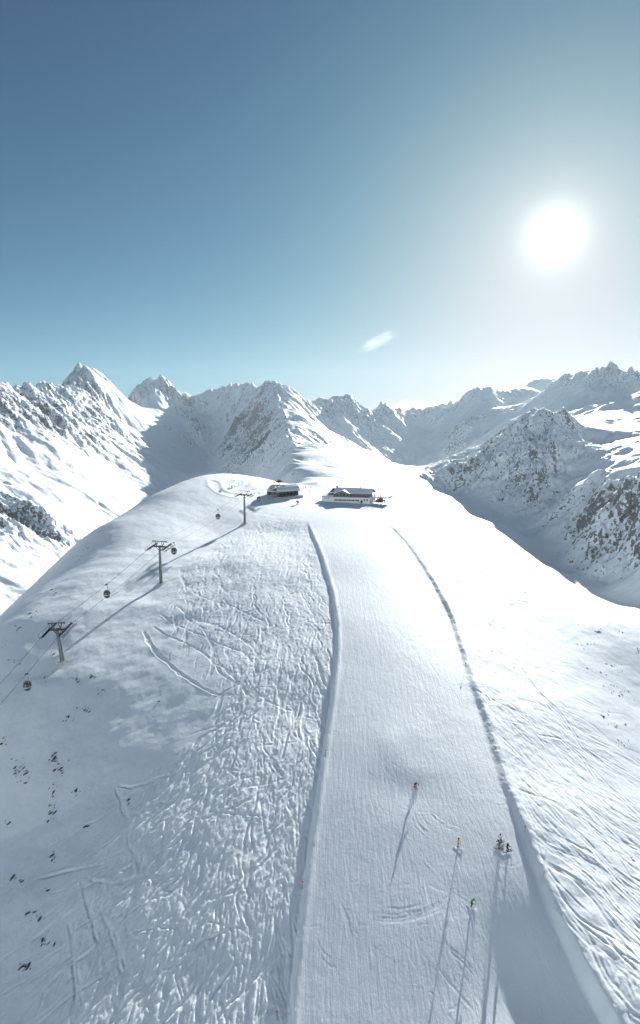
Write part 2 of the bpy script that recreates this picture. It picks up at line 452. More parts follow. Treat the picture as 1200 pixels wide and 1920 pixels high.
# right mountain
far([(860, 800, 3100), (850, 840, 2750), (900, 790, 3050), (880, 850, 2450), (880, 800, 3000)], .8, .8)
far([(915, 752, 3300), (960, 772, 3250), (1000, 765, 3400), (1046, 745, 3600)], .3, .1)
far([(940, 790, 2900), (965, 795, 2800), (910, 770, 3120), (1010, 770, 2700), (1060, 755, 2500)], .3, .15)
far([(854, 927, 1250), (887, 877, 1300), (933, 843, 1380), (967, 806, 1420), (1010, 785, 1410), (1054, 772, 1420)], .7, .55, True)
far([(905, 838, 1800), (950, 800, 1900), (1010, 772, 1800)], .5, .3)
far([(920, 900, 1250), (960, 900, 1200), (1000, 900, 1130), (1000, 850, 1260), (1050, 880, 1180), (1050, 830, 1290)], .9, .42)
far([(1050, 960, 1010), (1000, 960, 1030), (960, 945, 1090)], .6, .5)
far([(870, 940, 1120), (900, 968, 1040), (940, 995, 960), (1000, 1050, 790), (1050, 1040, 830), (1050, 1110, 630), (985, 1010, 930)], .15, .05)
far([(1045, 930, 1080), (1075, 910, 1000), (1110, 895, 950), (1150, 893, 930), (1200, 903, 880), (1280, 910, 800)], .5, .3, True)
far([(1130, 1000, 790), (1200, 1000, 720), (1090, 1000, 850), (1160, 950, 850), (1200, 955, 800), (1280, 1000, 640)], 1.0, .6)
far([(1130, 1065, 715), (1200, 1070, 660), (1080, 1060, 770)], .6, .6)
far([(1075, 1095, 690), (1130, 1112, 650), (1200, 1125, 600), (1300, 1150, 520)], .1, .0)
far([(1090, 880, 1150), (1150, 870, 1100), (1200, 870, 1050), (1090, 830, 1380), (1150, 800, 1700), (1200, 800, 1600), (1130, 780, 1900), (1200, 770, 1900), (1120, 760, 2150), (1160, 745, 2350), (1200, 745, 2250), (1075, 800, 1560)], .4, .15)
far([(1110, 735, 2480), (1150, 725, 2480)], .6, .5)
R_ += [(-400, 690, -254, .1, 0), (-400, 960, -250, .1, 0), (-400, 1250, -248, .1, 0), (-400, 1530, -245, .1, 0), (-430, 1850, -200, .1, 0), (-300, 500, -250, .1, 0), (-300, 300, -250, .1, 0), (-350, 100, -260, .1, 0), (-150, 600, -230, .1, 0),
       (-250, 800, -235, .1, 0), (-150, 1000, -170, .1, 0), (-260, 1200, -190, .1, 0), (-250, 1600, -170, .1, 0), (0, 150, -200, .1, 0), (0, 300, -120, .1, 0), (0, 350, -70, .1, 0), (200, 150, -220, .1, 0), (300, 400, -178, .1, 0), (330, 600, -178, .1, 0), (250, 700, -130, .1, 0), (180, 560, -88, .1, 0),
       (400, 250, -200, .1, 0), (300, 900, -130, .1, 0), (400, 100, -220, .1, 0), (0, -200, -260, .1, 0), (500, -200, -250, .1, 0), (-500, -200, -260, .1, 0), (-700, 300, -60, .3, .2), (-650, 500, -80, .3, .2), (800, 300, 100, .4, .4), (600, 200, -60, .3, .2), (-1200, 300, 150, .3, .3), (1300, 400, 280, .4, .4),
       (-4200, 7500, -100, .2, 0), (0, 7500, -100, .2, 0), (4300, 7500, -100, .2, 0), (-4200, 2000, -100, .2, 0), (4300, 1500, -100, .2, 0), (-4200, -200, 0, .2, 0), (4300, -200, 0, .2, 0), (-2500, 5000, -100, .2, 0), (2500, 6500, 0, .2, 0)]
FC = np.array(R_, float)
# drop near-duplicates
keep = []
for i in range(len(FC)):
    if all((FC[i, 0] - FC[j, 0]) ** 2 + (FC[i, 1] - FC[j, 1]) ** 2 > 16 for j in keep):
        keep.append(i)
FC = FC[keep]
FD = 12.0
fgx = np.arange(-4300, 4400, FD); fgy = np.arange(-300, 7700, FD)
FXg, FYg = np.meshgrid(fgx.astype(np.float32), fgy.astype(np.float32))


def rbf_lin(pts, vals, sc=1000.0):
    n = len(pts); p = pts / sc
    r = np.hypot(p[:, None, 0] - p[None, :, 0], p[:, None, 1] - p[None, :, 1])
    A = np.zeros((n + 1, n + 1)); A[:n, :n] = r + 0; A[:n, n] = 1; A[n, :n] = 1
    return np.linalg.solve(A, np.concatenate([vals, np.zeros((1,) + vals.shape[1:])]))


W = rbf_lin(FC[:, :2], FC[:, 2:5])
FZ = np.full(FXg.shape, W[-1, 0], np.float32); FR = np.full(FXg.shape, W[-1, 1], np.float32); FK = np.full(FXg.shape, W[-1, 2], np.float32)
for i in range(len(FC)):
    r = np.sqrt((FXg - FC[i, 0]) ** 2 + (FYg - FC[i, 1]) ** 2) / 1000
    FZ += W[i, 0] * r; FR += W[i, 1] * r; FK += W[i, 2] * r
FR = np.clip(FR, .05, 1.2); FK = np.clip(FK, 0, 1.1)
# ribs and gullies that follow the fall line
Gy, Gx = np.gradient(FZ, FD)
for ax in (0, 1):
    for _ in range(3):
        Gx = .25 * np.roll(Gx, 1, ax) + .5 * Gx + .25 * np.roll(Gx, -1, ax); Gy = .25 * np.roll(Gy, 1, ax) + .5 * Gy + .25 * np.roll(Gy, -1, ax)
ASP = np.arctan2(Gy, Gx); SLP = np.hypot(Gx, Gy)


def gully(X, Y, asp, L, octv, seed, stretch=4.0):
    r = 0; wsum = 1e-6
    wx = X + L * .5 * perlin(X / (L * 2.2), Y / (L * 2.2), seed + 900); wy = Y + L * .5 * perlin(X / (L * 2.2), Y / (L * 2.2), seed + 901)
    for k in range(8):
        ph = math.pi * k / 8; c, s = math.cos(ph), math.sin(ph)
        w = np.clip(np.cos(2 * (asp - ph)), 0, 1) ** 4
        r = r + w * ridged((wx * c + wy * s) / (L * stretch), (-wx * s + wy * c) / L, octv, seed + k * 7); wsum = wsum + w
    return r / wsum


g1 = gully(FXg, FYg, ASP, 120.0, 3, 100)
g0 = gully(FXg, FYg, ASP, 260.0, 2, 170, 3.0)
FZ2 = FZ + FR * sstep(.12, .5, SLP) * (46 * (g1 - .35) + 46 * (g0 - .35)) + FR * 28 * fbm(FXg / 240, FYg / 240, 4, 140) + FR ** 2 * 26 * (ridged(FXg / 150, FYg / 150, 3, 160) - .35) + (.25 + FR) * 3.0 * fbm(FXg / 60, FYg / 60, 3, 150)
HILLZONE = np.exp(-((FXg - 20) / 260) ** 2 - ((FYg - 420) / 330) ** 2)
FZ2 = FZ2 * (1 - HILLZONE) + FZ * HILLZONE
RES = 0.95
SUN_E = 4.9; SKY_E = .11; EXPO = 1.2
AIR = .6; DUST = 1.7; OZONE = 3
GRADE = [(1.8, .125, 3.3), (1.58, .31, 2.6), (1.5, .28, 2.65)]
AUREOLE = [(1.8, 3.4), (4.4, .7), (15.0, .45)]
HAZE = 3.2e-5
# ------------------------------------------------------------------ one radial sheet of ground, finer towards the middle of the view
def ladder(a, b, step):
    return np.exp(np.arange(math.log(a), math.log(b), step))


rr = np.concatenate([ladder(6, 58, .04), ladder(58, 150, RES * .00185), ladder(150, 430, RES * .0023), ladder(430, 5200, RES * .0036), ladder(5200, 5900, .02)])
az = np.radians(np.concatenate([np.arange(-75, -32.5, .8), np.arange(-32.5, 32.5, RES * .088), np.arange(32.5, 76, .8)]))
# bend the fan so that columns are even across a flat picture
RRg, AZg = np.meshgrid(rr, az, indexing='ij')
VX = (RRg * np.sin(AZg)); VY = (RRg * np.cos(AZg)); NR, NA = VX.shape
zh = np.full(VX.shape, -1e4); nearrow = rr < 900
X_, Y_ = VX[nearrow], VY[nearrow]
okh = (X_ > -310) & (X_ < 315) & (Y_ > -110)
h = hill(X_, Y_)
ro = np.zeros_like(h)
sub = rr[nearrow] < 430
ro[sub] = relief(X_[sub], Y_[sub])
# ring road near the top
dmin = np.full(X_.shape, 99.0)
for i in range(len(_rx) - 1):
    ax_, ay_, bx_, by_ = _rx[i], _ry[i], _rx[i + 1], _ry[i + 1]
    t = np.clip(((X_ - ax_) * (bx_ - ax_) + (Y_ - ay_) * (by_ - ay_)) / ((bx_ - ax_) ** 2 + (by_ - ay_) ** 2), 0, 1)
    dmin = np.minimum(dmin, np.hypot(X_ - ax_ - t * (bx_ - ax_), Y_ - ay_ - t * (by_ - ay_)))
ro = ro - .25 * np.exp(-(dmin / 2.6) ** 4) + .2 * np.exp(-((dmin - 4.2) / 1.1) ** 2)
zh[nearrow] = np.where(okh, h + ro, -1e4)
zf = sample(FZ2.astype(float), -4300, -300, FD, VX, VY)
rough = bilin(FR, -4300, -300, FD, VX, VY); rockc = bilin(FK, -4300, -300, FD, VX, VY)
asp = np.arctan2(bilin(Gy, -4300, -300, FD, VX, VY), bilin(Gx, -4300, -300, FD, VX, VY)); slp = bilin(SLP, -4300, -300, FD, VX, VY)
fm = RRg > 380
fw = sstep(420, 800, RRg)
det = np.zeros_like(zf)
x, y = VX[fm], VY[fm]
g2 = gully(x, y, asp[fm], 34.0, 3, 200, 3.2)
rg = rough[fm] * fw[fm]
det[fm] = rg * (22 * (g2 - .35) * sstep(.15, .5, slp[fm]) + 5.0 * fbm(x / 42, y / 42, 4, 230) + 11 * (ridged(x / 17, y / 17, 3, 240) - .35) * sstep(.3, .8, rough[fm]) + 16 * (ridged(x / 62, y / 62, 3, 260) - .35) * sstep(.3, .9, rough[fm])) \
    + fw[fm] * .8 * fbm(x / 30, y / 22, 3, 250)
zf = zf + det
k = 5.0
big = np.maximum(zh, zf); dd = np.abs(zh - zf)
VZ = big + k * np.log1p(np.exp(-np.minimum(dd, 200) / k)) * (dd < 150) * sstep(330, 420, RRg)
ishill = zh > zf
# steepness of the finished ground decides where rock stays bare
dzr = np.gradient(VZ, axis=0) / np.gradient(RRg, axis=0)
dza = np.gradient(VZ, axis=1) / (np.gradient(AZg, axis=1) * RRg)
steep = np.hypot(dzr, dza)
rock = np.zeros_like(VZ)
n1 = gully(x, y, asp[fm], 24.0, 3, 300, 2.8); n2 = fbm(x / 90, y / 90, 3, 330); n3 = fbm(x / 9, y / 9, 3, 340)
rk = rockc[fm] * .55 + .32 * n2 - .45 * (n1 - .3) + .3 * n3 + .30 * (steep[fm] - .7)
rock[fm] = rk * fw[fm]
print('ground', VX.shape, VX.size)

KIND = np.zeros((NR - 1, NA - 1), np.int32)
cx = .25 * (VX[1:, 1:] + VX[:-1, 1:] + VX[1:, :-1] + VX[:-1, :-1]); cy = .25 * (VY[1:, 1:] + VY[:-1, 1:] + VY[1:, :-1] + VY[:-1, :-1])
LX = np.interp(cy, [0, 1530, 2000, 2600, 3300, 5000], [-400, -400, -500, -640, -850, -1100])
RX = np.interp(cy, [0, 400, 600, 1200, 1800, 2300, 2700, 3400, 4500], [250, 160, 160, 298, 395, 460, 560, 720, 850])
KIND[:] = 2; KIND[cx < LX] = 1; KIND[cx > RX] = 3
ih = ishill[:-1, :-1] & (np.hypot(cx, cy) < 600)
KIND[ih] = 0
inp = (cx > np.interp(cy, ELY, ELX)) & (cx < np.interp(cy, ERY, ERX)) & (cy > 20) & (cy < 300) & ih
KIND[inp] = 4
NAMES = {0: 'snow_hill', 1: 'mountain_left', 2: 'mountain_centre', 3: 'mountain_right', 4: 'ski_piste'}


def sheet(kind, mat):
    r, c = np.nonzero(KIND == kind)
    q = np.stack([r * NA + c, r * NA + c + 1, (r + 1) * NA + c + 1, (r + 1) * NA + c], 1)
    used, inv = np.unique(q, return_inverse=True); q = inv.reshape(q.shape)
    me = bpy.data.meshes.new(NAMES[kind])
    me.vertices.add(len(used)); me.loops.add(q.size); me.polygons.add(len(q))
    co = np.stack([VX.ravel()[used], VY.ravel()[used], VZ.ravel()[used]], 1).astype(np.float32)
    me.vertices.foreach_set('co', co.ravel()); me.loops.foreach_set('vertex_index', q[:, ::-1].ravel().astype(np.int32))
    me.polygons.foreach_set('loop_start', np.arange(0, q.size, 4, dtype=np.int32)); me.polygons.foreach_set('loop_total', np.full(len(q), 4, np.int32))
    at = me.attributes.new('rock', 'FLOAT', 'POINT'); at.data.foreach_set('value', rock.ravel()[used].astype(np.float32))
    me.update(calc_edges=True)
    me.polygons.foreach_set('use_smooth', np.ones(len(q), bool))
    me.materials.append(mat)
    o = bpy.data.objects.new(NAMES[kind], me); COL.objects.link(o); o['kind'] = 'structure'
    return o


def Hz(X, Y):
    """ground height at one spot of the hill"""
    X = np.atleast_1d(np.asarray(X, float)); Y = np.atleast_1d(np.asarray(Y, float))
    return hill(X, Y) + relief(X, Y)


SX0, SY0, SDD = -150.0, 40.0, 0.6
_sx, _sy = np.meshgrid(np.arange(SX0, 160, SDD), np.arange(SY0, 470, SDD))
SG = hill(_sx, _sy) + relief(_sx, _sy)
YS = 50 * 1.0012 ** np.arange(0, 1860)


def spot(px, py):
    """the point of the hill seen through a photo pixel"""
    a, b = ray(px, py); z = bilin(SG, SX0, SY0, SDD, a * YS, YS); k = int(np.argmax(z >= b * YS)) if (z >= b * YS).any() else len(YS) - 1
    return Vector((float(a) * YS[k], float(YS[k]), float(z[k])))


def Hs(x, y):
    return float(bilin(SG, SX0, SY0, SDD, np.array([x]), np.array([y]))[0])
# ------------------------------------------------------------------ materials
def newmat(name):
    m = bpy.data.materials.new(name); m.use_nodes = True
    nt = m.node_tree; return m, nt, nt.nodes['Principled BSDF']


def N(nt, t, **kw):
    n = nt.nodes.new(t)
    for k, v in kw.items():
        if k.startswith('i_'):
            n.inputs[int(k[2:]) if k[2:].isdigit() else k[2:]].default_value = v
        else:
            setattr(n, k, v)
    return n


def simple(name, col, rough=.6, metal=0.0, var=.12, scale=6.0, spec=.3):
    """plain paint / metal / cloth with a little procedural unevenness"""
    m, nt, b = newmat(name)
    tc = N(nt, 'ShaderNodeTexCoord'); no = N(nt, 'ShaderNodeTexNoise'); no.inputs['Scale'].default_value = scale; no.inputs['Detail'].default_value = 4
    nt.links.new(tc.outputs['Object'], no.inputs['Vector'])
    r = N(nt, 'ShaderNodeMapRange'); r.inputs['To Min'].default_value = 1 - var; r.inputs['To Max'].default_value = 1 + var
    nt.links.new(no.outputs['Fac'], r.inputs['Value'])
    mx = N(nt, 'ShaderNodeVectorMath', operation='SCALE'); mx.inputs[0].default_value = col
    nt.links.new(r.outputs['Result'], mx.inputs['Scale']); nt.links.new(mx.outputs['Vector'], b.inputs['Base Color'])
    b.inputs['Roughness'].default_value = rough; b.inputs['Metallic'].default_value = metal; b.inputs['Specular IOR Level'].default_value = spec
    return m


def snow_material(name, far_, groomed=False):
    m, nt, b = newmat(name); L = nt.links.new
    geo = N(nt, 'ShaderNodeNewGeometry')
    b.inputs['Roughness'].default_value = .62; b.inputs['Specular IOR Level'].default_value = .25
    snow = (.87, .90, .92, 1)
    if far_:
        at = N(nt, 'ShaderNodeAttribute', attribute_name='rock')
        n1 = N(nt, 'ShaderNodeTexNoise'); n1.inputs['Scale'].default_value = .16; n1.inputs['Detail'].default_value = 5; n1.inputs['Roughness'].default_value = .65
        L(geo.outputs['Position'], n1.inputs['Vector'])
        a1 = N(nt, 'ShaderNodeMath', operation='MULTIPLY_ADD'); a1.inputs[1].default_value = 2.6; L(n1.outputs['Fac'], a1.inputs[0]); L(at.outputs['Fac'], a1.inputs[2])
        mr = N(nt, 'ShaderNodeMapRange', interpolation_type='SMOOTHSTEP'); mr.inputs['From Min'].default_value = ROCK_T; mr.inputs['From Max'].default_value = ROCK_T + .16
        L(a1.outputs['Value'], mr.inputs['Value'])
        n2 = N(nt, 'ShaderNodeTexNoise'); n2.inputs['Scale'].default_value = .09; n2.inputs['Detail'].default_value = 6; L(geo.outputs['Position'], n2.inputs['Vector'])
        cr = N(nt, 'ShaderNodeValToRGB'); L(n2.outputs['Fac'], cr.inputs['Fac'])
        cr.color_ramp.elements[0].position = .3; cr.color_ramp.elements[0].color = (.06, .063, .068, 1); cr.color_ramp.elements[1].position = .7; cr.color_ramp.elements[1].color = (.16, .16, .165, 1)
        mx = N(nt, 'ShaderNodeMix', data_type='RGBA'); L(mr.outputs['Result'], mx.inputs['Factor']); mx.inputs['A'].default_value = snow; L(cr.outputs['Color'], mx.inputs['B'])
        L(mx.outputs['Result'], b.inputs['Base Color'])
        bp = N(nt, 'ShaderNodeBump'); bp.inputs['Strength'].default_value = .5; bp.inputs['Distance'].default_value = 2.5
        L(n1.outputs['Fac'], bp.inputs['Height']); L(bp.outputs['Normal'], b.inputs['Normal'])
    else:
        n2 = N(nt, 'ShaderNodeTexNoise'); n2.inputs['Scale'].default_value = .25; n2.inputs['Detail'].default_value = 4; L(geo.outputs['Position'], n2.inputs['Vector'])
        cr = N(nt, 'ShaderNodeValToRGB'); L(n2.outputs['Fac'], cr.inputs['Fac'])
        cr.color_ramp.elements[0].position = .3; cr.color_ramp.elements[0].color = (.85, .885, .91, 1); cr.color_ramp.elements[1].position = .7; cr.color_ramp.elements[1].color = (.88, .91, .93, 1)
        L(cr.outputs['Color'], b.inputs['Base Color'])
        n1 = N(nt, 'ShaderNodeTexNoise'); n1.inputs['Scale'].default_value = 2.2; n1.inputs['Detail'].default_value = 5; n1.inputs['Roughness'].default_value = .7
        L(geo.outputs['Position'], n1.inputs['Vector'])
        bp = N(nt, 'ShaderNodeBump'); bp.inputs['Strength'].default_value = .35; bp.inputs['Distance'].default_value = .12
        L(n1.outputs['Fac'], bp.inputs['Height'])
        if groomed:      # groomer lines and ski scratches running down the piste
            mp = N(nt, 'ShaderNodeMapping'); mp.inputs['Scale'].default_value = (2.6, .13, .13); mp.inputs['Rotation'].default_value = (0, 0, math.radians(4)); L(geo.outputs['Position'], mp.inputs['Vector'])
            n3 = N(nt, 'ShaderNodeTexNoise'); n3.inputs['Scale'].default_value = 1; n3.inputs['Detail'].default_value = 4; n3.inputs['Roughness'].default_value = .7; n3.inputs['Distortion'].default_value = .6; L(mp.outputs['Vector'], n3.inputs['Vector'])
            b2 = N(nt, 'ShaderNodeBump'); b2.inputs['Strength'].default_value = .6; b2.inputs['Distance'].default_value = .10; L(n3.outputs['Fac'], b2.inputs['Height']); L(bp.outputs['Normal'], b2.inputs['Normal']); L(b2.outputs['Normal'], b.inputs['Normal'])
        else:
            L(bp.outputs['Normal'], b.inputs['Normal'])
    return m


ROCK_T = 1.80
M_SNOW = snow_material('snow', False)
M_FAR = snow_material('snow_and_rock', True)
M_PISTE = snow_material('groomed_snow', False, True)
sheet(0, M_SNOW)
sheet(4, M_PISTE)
for k_ in (1, 2, 3):
    sheet(k_, M_FAR)

# unseen valley side behind the camera: sunlit snow added and sized as bounce fill
_r = np.concatenate([np.linspace(420, 2600, 56)]); _a = np.radians(np.arange(74, 287, 1.5)); _R, _A = np.meshgrid(_r, _a, indexing='ij')
_X, _Y = _R * np.sin(_A), _R * np.cos(_A)
_Z = -255 + 860 * sstep(520, 2000, _R) * (.88 + .16 * fbm(_X / 900, _Y / 900, 3, 500)) + sstep(600, 1000, _R) * (60 * (ridged(_X / 300, _Y / 300, 4, 510) - .3) + 25 * fbm(_X / 90, _Y / 90, 3, 520))
_Z[-1] -= 900
me_ = bpy.data.meshes.new('fill_mountain_behind'); _n = len(_a)
me_.from_pydata(np.stack([_X.ravel(), _Y.ravel(), _Z.ravel()], 1).tolist(), [], [(i * _n + j + 1, i * _n + j, (i + 1) * _n + j, (i + 1) * _n + j + 1) for i in range(len(_r) - 1) for j in range(_n - 1)])
at_ = me_.attributes.new('rock', 'FLOAT', 'POINT'); at_.data.foreach_set('value', (.25 + .5 * fbm(_X / 120, _Y / 120, 3, 530)).ravel().astype(np.float32))
me_.polygons.foreach_set('use_smooth', np.ones(len(me_.polygons), bool)); me_.materials.append(M_FAR)
ob_ = bpy.data.objects.new('fill_mountain_behind', me_); COL.objects.link(ob_); ob_['kind'] = 'structure'

# ------------------------------------------------------------------ camera, sun, sky, air
cam = bpy.data.cameras.new('camera'); co = bpy.data.objects.new('camera', cam); COL.objects.link(co); S.camera = co
cam.sensor_fit = 'VERTICAL'; cam.sensor_height = 24.0; cam.lens = F / 1920 * 24.0; cam.clip_start = .5; cam.clip_end = 60000
co.rotation_euler = (math.radians(90) - PITCH, 0, 0)
sd = Vector((math.sin(math.radians(SUN_AZ)) * math.cos(math.radians(SUN_EL)), math.cos(math.radians(SUN_AZ)) * math.cos(math.radians(SUN_EL)), math.sin(math.radians(SUN_EL))))
sl = bpy.data.lights.new('sun', 'SUN'); sl.energy = SUN_E; sl.angle = math.radians(.5); sl.color = (.985, 1, .99)
so = bpy.data.objects.new('sun', sl); COL.objects.link(so); so.rotation_euler = sd.to_track_quat('Z', 'Y').to_euler()

w = bpy.data.worlds.new('World'); S.world = w; w.use_nodes = True; nt = w.node_tree; L = nt.links.new
bg = nt.nodes['Background']; bg.inputs['Strength'].default_value = SKY_E
sk = N(nt, 'ShaderNodeTexSky', sky_type='NISHITA'); sk.sun_disc = False; sk.sun_elevation = math.radians(SUN_EL); sk.sun_rotation = math.radians(SUN_AZ)
sk.altitude = 2600; sk.air_density = AIR; sk.dust_density = DUST; sk.ozone_density = OZONE
sp_ = N(nt, 'ShaderNodeSeparateColor'); L(sk.outputs['Color'], sp_.inputs[0]); cmb = N(nt, 'ShaderNodeCombineColor')
for ch, (gam, gain, cap) in enumerate(GRADE):      # colour response of the camera for the sky
    pw = N(nt, 'ShaderNodeMath', operation='POWER'); L(sp_.outputs[ch], pw.inputs[0]); pw.inputs[1].default_value = gam
    gm = N(nt, 'ShaderNodeMath', operation='MULTIPLY'); L(pw.outputs[0], gm.inputs[0]); gm.inputs[1].default_value = gain
    dn = N(nt, 'ShaderNodeMath', operation='MULTIPLY_ADD'); L(gm.outputs[0], dn.inputs[0]); dn.inputs[1].default_value = 1 / cap; dn.inputs[2].default_value = 1
    dv = N(nt, 'ShaderNodeMath', operation='DIVIDE'); L(gm.outputs[0], dv.inputs[0]); L(dn.outputs[0], dv.inputs[1]); L(dv.outputs[0], cmb.inputs[ch])
# bright aureole of the low sun in thin ice haze, fixed to the sun's direction
tc = N(nt, 'ShaderNodeTexCoord'); dp = N(nt, 'ShaderNodeVectorMath', operation='DOT_PRODUCT'); dp.inputs[1].default_value = sd
nrm = N(nt, 'ShaderNodeVectorMath', operation='NORMALIZE'); L(tc.outputs['Generated'], nrm.inputs[0]); L(nrm.outputs['Vector'], dp.inputs[0])
ac = N(nt, 'ShaderNodeMath', operation='ARCCOSINE'); L(dp.outputs['Value'], ac.inputs[0])
tot = None
for wdt, amp in AUREOLE:
    a = N(nt, 'ShaderNodeMath', operation='DIVIDE'); L(ac.outputs[0], a.inputs[0]); a.inputs[1].default_value = math.radians(wdt)
    b_ = N(nt, 'ShaderNodeMath', operation='POWER'); L(a.outputs[0], b_.inputs[0]); b_.inputs[1].default_value = 1.6
    c = N(nt, 'ShaderNodeMath', operation='MULTIPLY'); L(b_.outputs[0], c.inputs[0]); c.inputs[1].default_value = -1
    e = N(nt, 'ShaderNodeMath', operation='EXPONENT'); L(c.outputs[0], e.inputs[0])
    f_ = N(nt, 'ShaderNodeMath', operation='MULTIPLY'); L(e.outputs[0], f_.inputs[0]); f_.inputs[1].default_value = amp
    if tot is None:
        tot = f_
    else:
        s_ = N(nt, 'ShaderNodeMath', operation='ADD'); L(tot.outputs[0], s_.inputs[0]); L(f_.outputs[0], s_.inputs[1]); tot = s_
gl = N(nt, 'ShaderNodeVectorMath', operation='SCALE'); gl.inputs[0].default_value = (1.04, 1.0, .97); L(tot.outputs[0], gl.inputs['Scale'])
ad = N(nt, 'ShaderNodeVectorMath', operation='ADD'); L(cmb.outputs['Color'], ad.inputs[0]); L(gl.outputs['Vector'], ad.inputs[1])
L(ad.outputs['Vector'], bg.inputs['Color'])
S.view_settings.view_transform = 'Standard'; S.view_settings.look = 'None'; S.view_settings.gamma = 1; S.view_settings.exposure = EXPO
S.cycles.use_denoising = True
S.cycles.max_bounces = 8; S.cycles.diffuse_bounces = 5; S.cycles.volume_bounces = 1; S.cycles.caustics_reflective = False; S.cycles.caustics_refractive = False

# ------------------------------------------------------------------ thin cold air over the whole valley
if HAZE:
    bm = bmesh.new(); bmesh.ops.create_cube(bm, size=1)
    hz_ = bpy.data.meshes.new('haze'); bm.to_mesh(hz_); bm.free()
    ho = bpy.data.objects.new('haze', hz_); COL.objects.link(ho); ho['kind'] = 'stuff'
    ho.scale = (11700, 8900, 1780); ho.location = (0, 1650, 760 - 890)
    hm_ = bpy.data.materials.new('haze'); hm_.use_nodes = True; hn = hm_.node_tree; hn.nodes.remove(hn.nodes['Principled BSDF'])
    pv = N(hn, 'ShaderNodeVolumePrincipled'); pv.inputs['Density'].default_value = HAZE; pv.inputs['Anisotropy'].default_value = .35; pv.inputs['Color'].default_value = (.80, .935, 1, 1)
    hn.links.new(pv.outputs['Volume'], hn.nodes['Material Output'].inputs['Volume']); hz_.materials.append(hm_)
# ------------------------------------------------------------------ building helpers
class MB:
    """collects shapes and links them as ONE mesh object"""

    def __init__(self):
        self.v = []; self.f = []; self.mi = []; self.m = 0

    def add(self, vs, fs):
        b = len(self.v); self.v += [tuple(x) for x in vs]; self.f += [tuple(b + i for i in q) for q in fs]; self.mi += [self.m] * len(fs); return self

    def box(self, x0, x1, y0, y1, z0, z1):
        vs = [(x, y, z) for z in (z0, z1) for y in (y0, y1) for x in (x0, x1)]
        return self.add(vs, [(0, 2, 3, 1), (4, 5, 7, 6), (0, 1, 5, 4), (2, 6, 7, 3), (0, 4, 6, 2), (1, 3, 7, 5)])

    def tube(self, pts, rad, n=8, cap=True):
        pts = [Vector(p) for p in pts]; rad = rad if isinstance(rad, (list, tuple)) else [rad] * len(pts); vs = []; fs = []
        for i, p in enumerate(pts):
            d = (pts[min(i + 1, len(pts) - 1)] - pts[max(i - 1, 0)]).normalized()
            u = d.cross(Vector((0, 0, 1)) if abs(d.z) < .95 else Vector((1, 0, 0))).normalized(); w_ = u.cross(d)
            for k in range(n):
                a = 2 * math.pi * k / n; vs.append(p + (u * math.cos(a) + w_ * math.sin(a)) * rad[i])
        for i in range(len(pts) - 1):
            for k in range(n):
                fs.append((i * n + k, i * n + (k + 1) % n, (i + 1) * n + (k + 1) % n, (i + 1) * n + k))
        if cap:
            fs.append(tuple(range(n - 1, -1, -1))); fs.append(tuple((len(pts) - 1) * n + k for k in range(n)))
        return self.add(vs, fs)

    def prism(self, poly, a, b, axis='y'):
        """polygon in the plane across the axis, pushed from a to b"""
        n = len(poly); vs = []
        for t in (a, b):
            for (p, q) in poly:
                vs.append((p, t, q) if axis == 'y' else (t, p, q) if axis == 'x' else (p, q, t))
        return self.add(vs, [tuple(range(n)), tuple(range(2 * n - 1, n - 1, -1))] + [(i, i + n, (i + 1) % n + n, (i + 1) % n) for i in range(n)])

    def bar(self, a, b, w_, h_=None):
        h_ = h_ or w_; a = Vector(a); b = Vector(b); d = (b - a).normalized()
        u = d.cross(Vector((0, 0, 1)) if abs(d.z) < .95 else Vector((1, 0, 0))).normalized() * (w_ / 2); q = u.cross(d).normalized() * (h_ / 2)
        vs = [a - u - q, a + u - q, a + u + q, a - u + q, b - u - q, b + u - q, b + u + q, b - u + q]
        return self.add(vs, [(3, 2, 1, 0), (4, 5, 6, 7), (0, 1, 5, 4), (1, 2, 6, 5), (2, 3, 7, 6), (3, 0, 4, 7)])

    def lathe(self, prof, n=16, c=(0, 0, 0), sx=1, sy=1):
        vs = []; fs = []
        for (r, z) in prof:
            for k in range(n):
                a = 2 * math.pi * k / n; vs.append((c[0] + r * math.cos(a) * sx, c[1] + r * math.sin(a) * sy, c[2] + z))
        for i in range(len(prof) - 1):
            for k in range(n):
                fs.append((i * n + k, i * n + (k + 1) % n, (i + 1) * n + (k + 1) % n, (i + 1) * n + k))
        fs.append(tuple(range(n - 1, -1, -1))); fs.append(tuple((len(prof) - 1) * n + k for k in range(n)))
        return self.add(vs, fs)

    def build(self, name, mats, parent=None, smooth=False, bevel=0):
        me = bpy.data.meshes.new(name); me.from_pydata(self.v, [], self.f)
        mats = mats if isinstance(mats, (list, tuple)) else [mats]
        for m in mats:
            me.materials.append(m)
        me.polygons.foreach_set('material_index', [min(i, len(mats) - 1) for i in self.mi])
        bm = bmesh.new(); bm.from_mesh(me); bmesh.ops.recalc_face_normals(bm, faces=bm.faces)
        if bevel:
            bmesh.ops.bevel(bm, geom=[e for e in bm.edges], offset=bevel, segments=1, affect='EDGES', clamp_overlap=True)
        bm.to_mesh(me); bm.free()
        if smooth:
            me.polygons.foreach_set('use_smooth', np.ones(len(me.polygons), bool))
        o = bpy.data.objects.new(name, me); COL.objects.link(o); o.parent = parent
        return o


def tag(o, label=None, cat=None, group=None, kind=None):
    for k, v in (('label', label), ('category', cat), ('group', group), ('kind', kind)):
        if v:
            o[k] = v
    return o


def thing(name, label, cat, loc=(0, 0, 0), rz=0.0, group=None):
    o = bpy.data.objects.new(name, None); COL.objects.link(o); o.location = loc; o.rotation_euler = (0, 0, rz); o.empty_display_size = .5
    return tag(o, label, cat, group)


